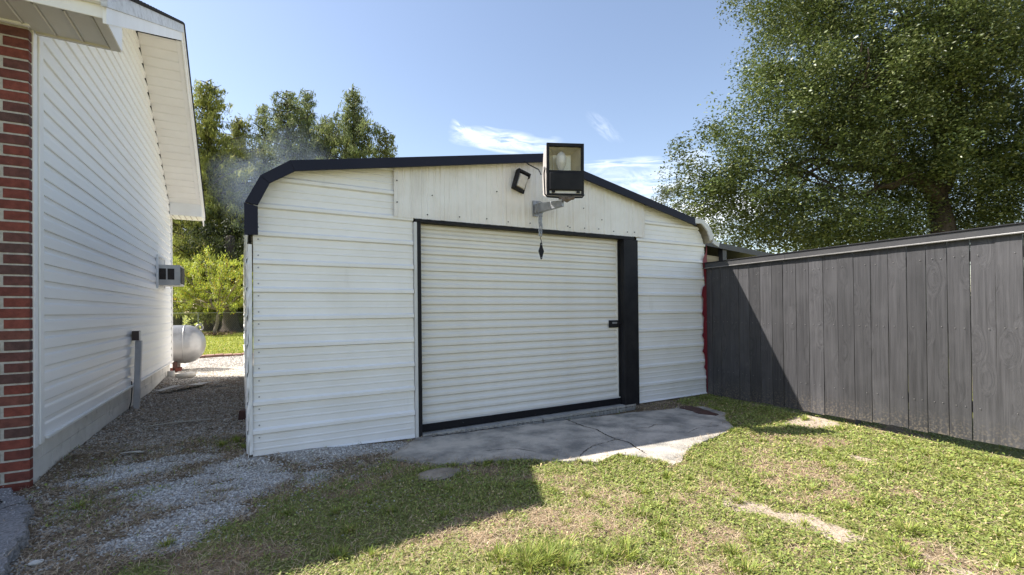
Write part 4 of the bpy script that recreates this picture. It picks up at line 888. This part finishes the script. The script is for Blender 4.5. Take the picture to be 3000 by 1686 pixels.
scrap('wood_chip', [(-.95,5.02),(-.86,5.0),(-.82,4.96),(-.84,4.93),(-.9,4.95),(-.98,4.97)], .02, 'pale flat wood chip in the straw near the house', 'wood', M['plastic'], .006, .004)
tag(rock('white_stone', M['plastic'], (-.91, 3.03, .012), (.028, .022, .010), 3), 'small white stone lying beside the asphalt edge', 'stone')
tag(rock('stone_lump', M['stone'], (1.17, 3.19, .0), (.165, .105, .028), 5, jagr=.15), 'flat sandy stone lump in the shaded grass', 'stone')
o = MB().prism([(-.06, 5.9, .0), (-.16, 5.95, .0), (-.14, 6.05, .0), (-.02, 6.05, .0)], (.01, .01, .10)).build('brick_chunk', M['rust'], None, bevel=.006, loc=(-.1, 6, 0)); tag(o, 'dark red brick chunk against the garage side wall', 'brick')
tag(MB().prism([(x, y, .006) for x, y in jag([(4.5,3.84),(4.62,3.78),(4.5,3.33),(4.43,3.31),(4.35,3.48),(4.40,3.6),(4.40,3.78)], .05, .008, 2)], (0, 0, .006)).build('rusty_plate', M['rust'], None, loc=(4.48, 3.6, 0)), 'flat dark red brown scrap of metal lying on the slab', 'scrap metal')

# ------------------------------------------------------------------ tank
T = thing('propane_tank', 'horizontal silver propane tank behind the white house corner', 'tank', (-2.4, 11.9, .1))
b = MB(); r0 = .408; xc = -1.26; pts = []; rad = []
for a in np.linspace(-90, 90, 19):
    t = R(float(a)); pts.append((((xc if a > 0 else -3.3)+.36*math.sin(t)), 11.9, .545)); rad.append(max(.004, r0*math.cos(t)))
b.tube(pts, rad, 40); b.build('body', M['tank'], T, True)
for x in (xc-.01, -3.28): b = MB(); b.tube([(x-.012, 11.9, .545), (x-.006, 11.9, .545), (x+.006, 11.9, .545), (x+.012, 11.9, .545)], [r0+.0005, r0+.004, r0+.004, r0+.0005], 40, cap=False); b.build('weld_seam', M['tank'], T, True)
b = MB(); b.tube([(-1.02+.065*math.cos(a), 11.9, .885+.06*math.sin(a)) for a in np.linspace(0, 2*math.pi, 15)], .017, 6, cap=False); b.build('lifting_lug', M['tank'], T, True)
for x in (-1.42, -3.1):
    b = MB(); b.box(x-.04, x+.04, 11.65, 12.15, .02, .2); b.build('foot', M['rust'], T)
for i, (x, y) in enumerate(((-1.5, 11.62), (-1.36, 11.70))):
    tag(MB().box(x-.05, x+.05, y-.1, y+.1, .0, .075).build('support_block', bricks[i], None, bevel=.006, loc=(x, y, 0)), ('red brick nearer the house under the tank foot', 'red brick farther right under the tank foot')[i], 'brick', 'bricks under the tank foot')

# ------------------------------------------------------------------ fence
az = R(6.27); FD = Vector((math.sin(az), math.cos(az), 0)); FN = Vector((-math.cos(az), math.sin(az), 0)); FP = Vector((5.462, 4.245, 0))
def fp(s, out, z): return FP-FD*s+FN*out+Vector((0, 0, z))       # s metres from the garage corner towards the camera
FE = thing('board_fence', 'tall black painted board fence running from the garage to the right', 'fence', tuple(FP))
widths = [.137, .144, .154, .132, .155, .153, .155, .143, .156, .144, .158, .146, .155, .151, .151, .147, .146, .148, .151, .153, .157]+[.15]*16
s = -.005
for i, w in enumerate(widths):
    g = random.choice((.003, .004, .005, .008)); zb = .010+.026*min(s, 3.2)+random.uniform(-.008, .008); zt = 1.738; o_ = random.uniform(-.003, .003); tl = random.uniform(-.0015, .0015)
    b = MB(); V = []; zs = np.linspace(zb, zt, 7)
    for z in zs:
        e = .0012*math.sin(z*5+i*2.3)+tl*(z-1)
        for (a, d) in ((g/2, 0), (w*.5, .0015), (w-g/2, 0), (w-g/2, -.017), (g/2, -.017)): V.append(fp(s+a+e, d+o_, z))
    n = 5; Fs = [(k*n+j, k*n+(j+1) % n, (k+1)*n+(j+1) % n, (k+1)*n+j)[::-1] for k in range(6) for j in range(n)]+[(0,1,2,3,4), tuple(30+j for j in range(5))[::-1]]
    b.add(V, Fs); b.build('board', M['fence'], FE, loc=fp(s+w/2, 0, 0.9)); s += w
SL = s
def frail(name, s0, s1, o0, o1, z0, z1, m): b = MB(); b.obox(fp((s0+s1)/2, (o0+o1)/2, (z0+z1)/2), FD*((s1-s0)/2), FN*((o1-o0)/2), (0, 0, (z1-z0)/2)); return b.build(name, m, FE, bevel=.002)
seg = [-.02, 1.22, 3.66, SL]
for a_, b_ in zip(seg, seg[1:]):
    frail('cap_board', a_+.001, b_-.001, 0.006, .030, 1.748, 1.806, M['fencecap']); frail('drip_edge', a_+.001, b_-.001, .006, .040, 1.7355, 1.7472, M['drip']); frail('top_cap', a_+.001, b_-.001, -.05, .040, 1.8065, 1.818, M['black'])
for z in (.35, 1.0, 1.6): frail('back_rail', 0, SL, -.060, -.0215, z-.045, z+.045, M['fencecap'])
for k in range(4): frail('post', .1+k*1.7, .19+k*1.7, -.152, -.062, -.1, 1.80, M['fencecap'])
nail = MB().tube([(0, 0, 0), (-.003, 0, 0)], .004, 5).mesh('nail'); nail.materials.append(M['drip'])
s = 0
for i, w in enumerate(widths[:22]):
    for z in (1.0+.004*(i % 3), .35, 1.6):
        for a in (.3, .7):
            if random.random() < .75:
                o = bpy.data.objects.new('nail', nail); COL.objects.link(o); o.parent = FE; o.location = fp(s+w*a, .0055, z+random.uniform(-.006, .006))-FP
    s += w
# ------------------------------------------------------------------ lean-to behind the fence
LT = thing('lean_to_shed', 'low dark lean-to roof behind the black fence beside the garage', 'shed', (7, 6, 0))
b = MB(); b.prism([(5.50, 4.62, 2.235), (9.5, 4.62, 1.95), (9.5, 4.62, 1.98), (5.50, 4.62, 2.262)], (0, 4, 0)); b.build('roof', M['fencecap'], LT)
b = MB(); b.prism([(5.50, 4.60, 2.175), (9.5, 4.60, 1.885), (9.5, 4.60, 1.975), (5.50, 4.60, 2.255)], (0, .018, 0)); b.build('fascia', M['fencecap'], LT)
b = MB(); b.box(5.50, 9.5, 6.4, 6.42, 0, 2.1); b.build('back_wall', M['dark'], LT)  # near-black colour stands in for the shade under the roof
b = MB(); b.prism([(5.50, 4.70, 1.93), (6.42, 4.70, 1.90), (6.42, 4.70, 2.0), (5.50, 4.70, 2.045)], (0, .03, 0)); b.build('beam', M['rawwood'], LT)
b = MB(); b.box(6.405, 6.50, 4.63, 4.72, 0, 2.16); b.build('post', M['fencecap'], LT)

# ------------------------------------------------------------------ chain-link fence far behind
CL = thing('chain_link_fence', 'grey chain link fence across the far lawn behind the small tree', 'fence', (-1, 30, 0))
cy_ = 30.0
b = MB(); b.tube([(-12, cy_, 1.22), (6, cy_, 1.22)], .025, 6); b.build('top_rail', M['galv'], CL)
for x in (-11.4, -8.4, -5.4, -2.62, .6, 3.6): b = MB(); b.tube([(x, cy_+.03, 0), (x, cy_+.03, 1.25)], .03, 6); b.build('post', M['galv'], CL)
V = []; Q = []; k = 0
for sgn in (1, -1):
    for x in np.arange(-13, 7, .095):
        x0, x1 = x, x+sgn*1.2; w = .005
        V += [(x0-w, cy_, 0), (x0+w, cy_, 0), (x1+w, cy_, 1.2), (x1-w, cy_, 1.2)]; Q.append((k, k+1, k+2, k+3)); k += 4
kind(np_mesh('wire_mesh', V, Q, M['wire'], None, CL), 'stuff')

# ------------------------------------------------------------------ trees
def limb(b, p0, p1, r0, r1, n=5, wob=.08, seed=0):
    r = random.Random(seed); p0 = Vector(p0); p1 = Vector(p1); L = (p1-p0).length
    pts = [p0.lerp(p1, i/n)+Vector((r.uniform(-1, 1), r.uniform(-1, 1), r.uniform(-1, 1)))*L*wob*(.0 if i in (0, n) else 1)*.5 for i in range(n+1)]
    b.tube(pts, [r0+(r1-r0)*i/n for i in range(n+1)], 7); return pts
def foliage(name, clumps, per, size, asp, cols, m, parent, seed, droop=0.0, flat=.7, rad_n=.5):
    """leaf faces spread through clumps: clumps = list of (x, y, z, radius)"""
    r = np.random.default_rng(seed); C = np.array(clumps, float); n = len(C); N = n*per; i = np.repeat(np.arange(n), per)
    d = r.normal(0, 1, (N, 3)); d /= np.linalg.norm(d, axis=1)[:, None]; rr = r.random(N)**rad_n
    p = C[i, :3]+d*(rr*C[i, 3])[:, None]*np.array((1, 1, flat))
    if droop: p[:, 2] -= droop*C[i, 3]*r.random(N)
    sz = r.uniform(size[0], size[1], N); a = r.uniform(0, 6.283, N)
    tilt = r.normal(-.9 if droop else .1, .45, N); cc = np.array(cols, float); t = r.random((N, 1)); tint = r.normal(1, .22, (n, 1))[i]
    col = (cc[0]*(1-t)+cc[1]*t)*np.clip(tint, .6, 1.5); k = r.random(N) < .06; col[k] = cc[2]
    V, T, Cc = leaves(p, sz, r.uniform(asp*.7, asp*1.3, N), a, tilt, r.normal(0, .7, N), col, .15)
    return np_mesh(name, V, T, m, Cc, parent)
# --- big oak to the right
def crown_clumps(lobes, per_area, cr, seed, inner=.35):
    r = random.Random(seed); out = []
    for (c, rx_, ry_, rz_) in lobes:
        n = int(per_area*(rx_*ry_+ry_*rz_+rx_*rz_)/3)
        for _ in range(n):
            d = Vector((r.gauss(0, 1), r.gauss(0, 1), r.gauss(0, 1))).normalized(); k = r.uniform(inner, 1.0)**.5*r.uniform(.88, 1.12)
            out.append((c.x+d.x*rx_*k, c.y+d.y*ry_*k, c.z+d.z*rz_*k, cr*r.uniform(.55, 1.35)))
    return out
OD = 13.0
def oak():
    base = at(2757, 760, OD); base.z = 0
    t = thing('oak_tree', 'huge spreading green oak tree behind the black fence', 'tree', tuple(base))
    px = OD/F_PX
    L = [(2757, 330, 13.2, 330, 300), (2640, 70, 13, 320, 260), (2440, 180, 12.6, 230, 220), (2370, 60, 12.6, 165, 200), (2285, 340, 12.3, 200, 130), (2105, 460, 12.0, 145, 90),
         (2400, 440, 12.4, 230, 130), (2640, 420, 12.2, 220, 150), (2950, 250, 12.4, 260, 300), (3150, 450, 12.8, 300, 260), (2050, 560, 12.6, 110, 70), (2230, 600, 12.4, 190, 110), (2450, 640, 12.6, 210, 105), (2900, 560, 13, 220, 120),
         (2360, 290, 11.6, 150, 110), (2560, 260, 11.5, 170, 130), (2800, 120, 11.6, 220, 180), (2500, -150, 13, 420, 200), (3050, -50, 13, 350, 300), (2650, 640, 13.8, 230, 110), (3000, 660, 14, 260, 100), (2560, 690, 13.5, 200, 60), (2350, 690, 13.5, 170, 55), (2800, 640, 13.4, 200, 90), (2480, 520, 13.6, 260, 130), (2700, 250, 12.8, 250, 200), (2880, 420, 13.4, 220, 160), (2345, -60, 12.8, 130, 150), (2215, 150, 12.6, 55, 60), (2260, 250, 12.5, 60, 60), (2330, 520, 12.4, 170, 90), (2160, 680, 13.6, 120, 60), (2180, 560, 12.2, 160, 85), (2330, 640, 12.3, 170, 80), (2700, 560, 12.5, 150, 90), (2960, 430, 12, 130, 130)]
    lobes = [(at(x, y, d), rx*px, rx*px*.8, ry*px) for x, y, d, rx, ry in L]
    cl = crown_clumps(lobes, 27, .56, 3, .25)
    rr_ = random.Random(9); kept = []
    for q in cl:
        v = Vector(q[:3])-Vector((0, 0, CAM_H)); dz = v.dot(CF); u_ = 1500+F_PX*v.dot(CR)/dz; w_ = PPY-F_PX*v.dot(CU)/dz
        if 2690 < u_ < 2835 and 520 < w_ < 730 and dz < OD+.5 and rr_.random() < .85: continue
        if 2210 < u_ < 2580 and 455 < w_ < 575 and rr_.random() < .45: continue
        if (u_ < 3150 and w_ > -130) or rr_.random() < .35: kept.append(q)      # thinner where neither the photo nor a side step shows it
    cl = kept
    foliage('crown', cl, 160, (.05, .11), .46, [(.055, .085, .022), (.185, .225, .06), (.44, .47, .22)], M['oakleaf'], t, 5, rad_n=.45)  # third, palest colour stands for light glinting off some leaves
    b = MB(); fk = at(2748, 590, OD); limb(b, base, fk, .36, .26, 5, .04, 1); k = 0
    for (x, y, d, r1) in ((2690, 520, 12.6, .16), (2790, 470, 13.3, .17), (2750, 330, 13, .15)):
        p = at(x, y, d); limb(b, fk, p, .20, r1, 4, .08, k); k += 1
        for (x2, y2, d2) in {2690: ((2420, 430, 12.2), (2500, 300, 12), (2560, 560, 12.2)), 2790: ((2950, 250, 12.5), (3050, 430, 12.8), (2860, 120, 12)), 2750: ((2650, 60, 12.8), (2780, 30, 13), (2560, 160, 12.4))}[x]:
            q = at(x2, y2, d2); limb(b, p, q, r1*.8, .06, 5, .12, k); k += 1
            for j in range(5):
                e = q+Vector((random.uniform(-1.2, 1.2), random.uniform(-1, 1), random.uniform(-.3, 1.2))); limb(b, q, e, .045, .012, 4, .15, k); k += 1
    # long low limb to the left
    p = at(2420, 470, 12.2); q = at(2230, 500, 12); limb(b, at(2690, 520, 12.6), p, .12, .07, 5, .1, 91); limb(b, p, q, .06, .03, 5, .1, 92); limb(b, q, at(2080, 520, 12), .03, .012, 4, .1, 93); limb(b, p, at(2260, 590, 12), .05, .015, 5, .14, 94)
    for j in range(26):
        e = at(random.uniform(2150, 2600), random.uniform(440, 660), 12.2); limb(b, p.lerp(q, random.random()), e, .022, .006, 4, .2, 100+j)
    b.build('trunk', M['bark'], t, True)
oak()
# small lighter tree peeping over the roof to the left of the oak
def simple_tree(name, label, cat, lobes, trunk, per, clr, leafs, asp, cols, m, seed, dens, group=None, droop=0, flat=.7, bark='bark', rb=.15):
    base = Vector(trunk[0]); base.z = 0; t = thing(name, label, cat, tuple(base), group)
    foliage('crown', crown_clumps(lobes, dens, clr, seed), per, leafs, asp, cols, m, t, seed, droop, flat)
    b = MB(); limb(b, base, trunk[1], rb, rb*.4, 5, .05, seed); r = random.Random(seed)
    for (c, a, b2, c2) in lobes:
        limb(b, Vector(base).lerp(Vector(trunk[1]), r.uniform(.4, .95)), c, rb*.35, rb*.08, 4, .1, seed+int(c.x*7))
    b.build('trunk', M[bark], t, True); return t
d = 17.; p_ = d/F_PX
simple_tree('willow_oak', 'small pale green tree top showing over the right roof slope', 'tree', [(at(1975, 610, d), 75*p_, 60*p_, 75*p_), (at(2030, 680, d), 90*p_, 60*p_, 60*p_), (at(1935, 590, d), 22*p_, 20*p_, 45*p_)], (at(1990, 900, d), at(1990, 640, d)), 80, .3, (.05, .10), .4, [(.10, .12, .05), (.17, .19, .08), (.2, .2, .1)], M['oakleaf'], 21, 60)
# cypresses behind the left side
def cypress(px, ytop, ybot, wid, depth, seed, label, cols, nb, group='feathery cypress trees behind the garage'):
    base = at(px, 980, depth); base.z = 0; t = thing('cypress_tree', label, 'tree', tuple(base), group); k = depth/F_PX
    top = at(px, ytop, depth); zb = at(px, ybot, depth).z; H_ = top.z-zb; r = random.Random(seed); cl = []; b = MB()
    limb(b, base, (top.x, top.y, top.z-.4), .32, .03, 8, .01, seed)
    for i in range(nb):
        f_ = (i+.5)/nb; z = zb+H_*f_; a = i*2.399+r.uniform(-.4, .4); prof = (1-f_**1.7)**.8*(.72+.28*math.sin(f_*13+seed)); L = wid*k*prof*r.uniform(.40, 1.35)+.30
        p0 = Vector((base.x, base.y, z)); p1 = p0+Vector((math.cos(a)*L, math.sin(a)*L*.9, L*r.uniform(.05, .35)))
        limb(b, p0, p1, .05+.03*(1-f_), .01, 3, .1, seed+i)
        m = max(2, int(L/.22))
        for j in range(m):
            q = p0.lerp(p1, (j+.9)/m); cl.append((q.x+r.uniform(-.2, .2), q.y+r.uniform(-.2, .2), q.z-r.uniform(0, .25), r.uniform(.18, .48)))
    foliage('crown', cl, 34, (.14, .40), .19, [tuple(v*2.2 for v in c_) for c_ in cols], M['cypressleaf'], t, seed, 1.1, .6, .6); b.build('trunk', M['bark'], t, True)
gold = [(.085, .10, .025), (.20, .205, .05), (.27, .25, .09)]; grn = [(.055, .07, .028), (.13, .15, .055), (.20, .20, .09)]; olive = [(.075, .082, .025), (.165, .17, .05), (.22, .21, .08)]
cypress(612, 235, 800, 225, 31, 1, 'tall golden green cypress right beside the white house gable', gold, 150)
cypress(700, 345, 800, 190, 34, 12, 'shorter cypress between the two tallest left trees', olive, 140)
cypress(845, 262, 800, 150, 33, 3, 'thin weeping cypress with drooping top in the middle', grn, 130)
cypress(900, 262, 700, 110, 35, 14, 'slim cypress just right of the weeping one', grn, 90)
cypress(1040, 255, 800, 165, 33, 5, 'dense dark green cypress left of the garage ridge', grn, 140)
cypress(960, 350, 800, 170, 36, 16, 'low cypress filling the gap behind the roof', olive, 120)
cypress(775, 300, 800, 90, 35, 23, 'narrow cypress spire left of the weeping one', grn, 80)
cypress(1135, 385, 700, 90, 33, 7, 'short rightmost cypress top above the black roof trim', olive, 70)
cypress(520, 300, 900, 170, 34, 8, 'cypress mostly hidden behind the white gable overhang', gold, 110)
cypress(640, 560, 930, 200, 30, 9, 'bushy low golden cypress in the gap beside the garage', gold, 110)
cypress(780, 520, 930, 200, 32, 19, 'bushy low green cypress behind the garage corner', grn, 90)
# big flared trunk
bt = at(676, 984, 28.5); bt.z = 0
FT = thing('flared_trunk_tree', 'thick dark tree trunk with flared base behind the small fruit tree', 'tree', tuple(bt))
b = MB(); b.tube([bt+Vector((0, 0, z)) for z in (0, .15, .4, .9, 1.8, 3.5, 6)], [.75, .60, .48, .42, .38, .34, .25], 12); b.build('trunk', M['bark'], FT, True)
foliage('crown', crown_clumps([(bt+Vector((0, 0, 5.4)), 2.4, 2.2, 1.6), (bt+Vector((.5, 0, 3.6)), 1.8, 1.6, .8)], 26, .5, 41), 50, (.12, .26), .3, [(.035, .045, .02), (.07, .085, .03), (.1, .11, .04)], M['cypressleaf'], FT, 41, .8)
# peach tree
def peach():
    base = at(628, 986, 24.5); base.z = 0; t = thing('peach_tree', 'small spreading fruit tree with bright yellow green drooping leaves', 'tree', tuple(base)); d = 24.5; b = MB()
    fk = base+Vector((.25, 0, 1.35)); limb(b, base, fk, .10, .075, 4, .05, 1); cl = []; r = random.Random(2); k = 0
    ends = [(520, 850), (560, 800), (600, 770), (650, 790), (700, 820), (735, 850), (545, 880), (690, 880), (740, 900), (620, 840), (490, 880), (770, 820), (580, 880), (520, 790), (660, 860), (780, 870)]
    for (x, y) in ends:
        e = at(x, y, d+r.uniform(-1.3, 1.3)); pts = limb(b, fk, e, .045, .015, 5, .10, k); k += 1
        for j in range(3):
            e2 = e+Vector((r.uniform(-.5, .5), r.uniform(-.5, .5), r.uniform(.1, .8))); limb(b, pts[3], e2, .02, .006, 4, .1, k+50); k += 1
            for f_ in (.4, .65, .85, 1.0, 1.1):
                q = pts[3].lerp(e2, f_); cl.append((q.x+r.uniform(-.12, .12), q.y+r.uniform(-.12, .12), q.z+r.uniform(-.1, .15), r.uniform(.16, .30)))
    for _ in range(240):
        q = at(r.uniform(480, 790), r.uniform(755, 905), d+r.uniform(-1.4, 1.4)); hh = abs(q.x-base.x)
        cl.append((q.x, q.y, q.z+.15*math.sin(q.x*9), r.uniform(.15, .28)))
    b.build('trunk', M['palebark'], t, True)
    foliage('crown', cl, 34, (.09, .17), .24, [(.25, .32, .05), (.58, .60, .09), (.72, .45, .07)], M['peachleaf'], t, 8, .7, .9)
    b = MB(); n = 700; V = []
    c = np.stack([base.x+rng.normal(0, .55, n), base.y+rng.normal(0, .35, n), np.abs(rng.normal(.06, .06, n))+.02], 1)
    q = strips(c, rng.uniform(.08, .25, n), rng.uniform(.01, .03, n), rng.uniform(0, 6.28, n), rng.uniform(.7, 1, n), rng.uniform(0, .3, n), np.array((.24, .15, .10))*(.5+rng.random((n, 1))))
    kind(np_mesh('mulch_pile', q[0], q[1], M['straw'], q[2]), 'stuff')
peach()
# shrubs beyond the chain-link fence
def shrub(x, y, d, rx, rz, label, cols, seed):
    c = at(x, y, d); k = d/F_PX; t = thing('shrub', label, 'shrub', (c.x, c.y, 0), 'shrubs beyond the chain link fence')
    foliage('crown', crown_clumps([(c, rx*k, rx*k*.7, rz*k)], 34, .28, seed), 60, (.07, .15), .4, cols, M['cypressleaf'], t, seed); b = MB(); limb(b, (c.x, c.y, 0), c, .05, .02, 3, .05, seed); b.build('stem', M['bark'], t)
shrub(712, 950, 33, 42, 34, 'round pale green shrub at the right beyond the chain link fence', [(.12, .15, .05), (.22, .24, .09), (.3, .3, .14)], 51)
shrub(590, 955, 34, 50, 24, 'low olive shrub in the middle beyond the chain link fence', olive, 52)
shrub(500, 950, 34, 60, 34, 'dark shrub at the left beyond the chain link fence', grn, 53)
shrub(760, 900, 36, 70, 60, 'tall dark shrub mostly behind the garage side', grn, 54)
# far tree belts that read as one mass
def belt(name, pts, n, zc, rz, cols, seed, per=36, sz=(.25, .6)):
    r = random.Random(seed); cl = []
    for i in range(n):
        f_ = r.random()*(len(pts)-1); j = int(f_); a = Vector(pts[j]).lerp(Vector(pts[j+1]), f_-j); cl.append((a.x+r.uniform(-3, 3), a.y+r.uniform(-3, 3), zc+r.uniform(-1, 1)*rz, r.uniform(.8, 1.8)))
    o = foliage(name, cl, per, sz, .5, cols, M['cypressleaf'], None, seed); kind(o, 'stuff')
belt('distant_trees', [(-30, 46, 0), (-10, 44, 0), (10, 46, 0), (30, 44, 0), (50, 30, 0)], 420, 2.6, 2.6, [(.03, .042, .018), (.07, .09, .035), (.1, .12, .05)], 61)
belt('understory', [(8, 16, 0), (14, 15, 0), (20, 10, 0), (24, 4, 0)], 170, 2.0, 1.9, [(.04, .055, .018), (.11, .13, .035), (.16, .17, .05)], 62, 110, (.10, .26))

# ------------------------------------------------------------------ smoke drifting in front of the trees
def smoke():
    c = at(800, 520, 22.0); k = 22.0/F_PX
    import bmesh
    bm = bmesh.new(); bmesh.ops.create_icosphere(bm, subdivisions=3, radius=1)
    for v in bm.verts:
        p = v.co.copy(); v.co = CR*(p.x*230*k)+Vector((0, 0, 1))*(p.z*150*k+p.x*60*k)+Vector((CF.x, CF.y, 0)).normalized()*(p.y*1.6)
    me = bpy.data.meshes.new('smoke'); bm.to_mesh(me); bm.free(); o = bpy.data.objects.new('smoke', me); COL.objects.link(o); o.location = c
    m = bpy.data.materials.new('thin_blue_smoke'); m.use_nodes = True; nt = m.node_tree; L = nt.links; nt.nodes.remove(nt.nodes['Principled BSDF'])
    pv = nd(m, 'ShaderNodeVolumePrincipled'); pv.inputs['Color'].default_value = (.66, .80, 1, 1); pv.inputs['Anisotropy'].default_value = .35
    g = nd(m, 'ShaderNodeTexCoord'); nz = nd(m, 'ShaderNodeTexNoise'); L.new(g.outputs['Object'], nz.inputs['Vector']); nz.inputs['Scale'].default_value = .55; nz.inputs['Detail'].default_value = 3; nz.inputs['Distortion'].default_value = .8
    mr = nd(m, 'ShaderNodeMapRange'); L.new(nz.outputs['Fac'], mr.inputs[0]); mr.inputs[1].default_value = .40; mr.inputs[2].default_value = .75; mr.inputs[4].default_value = .17
    ln = nd(m, 'ShaderNodeVectorMath', operation='LENGTH'); L.new(g.outputs['Object'], ln.inputs[0])
    fo = nd(m, 'ShaderNodeMapRange'); L.new(ln.outputs['Value'], fo.inputs[0]); fo.inputs[1].default_value = .8; fo.inputs[2].default_value = 3.2; fo.inputs[3].default_value = 1; fo.inputs[4].default_value = 0
    ml = nd(m, 'ShaderNodeMath', operation='MULTIPLY'); L.new(mr.outputs[0], ml.inputs[0]); L.new(fo.outputs[0], ml.inputs[1])
    L.new(ml.outputs[0], pv.inputs['Density']); L.new(pv.outputs[0], nt.nodes['Material Output'].inputs['Volume'])
    me.materials.append(m); kind(o, 'stuff'); o['label'] = 'thin blue smoke drifting before the trees at the garage roof corner'
smoke()
S.cycles.volume_step_rate = 4.0; S.cycles.volume_max_steps = 64
for o in bpy.data.objects:
    if '_w' in o: del o['_w']
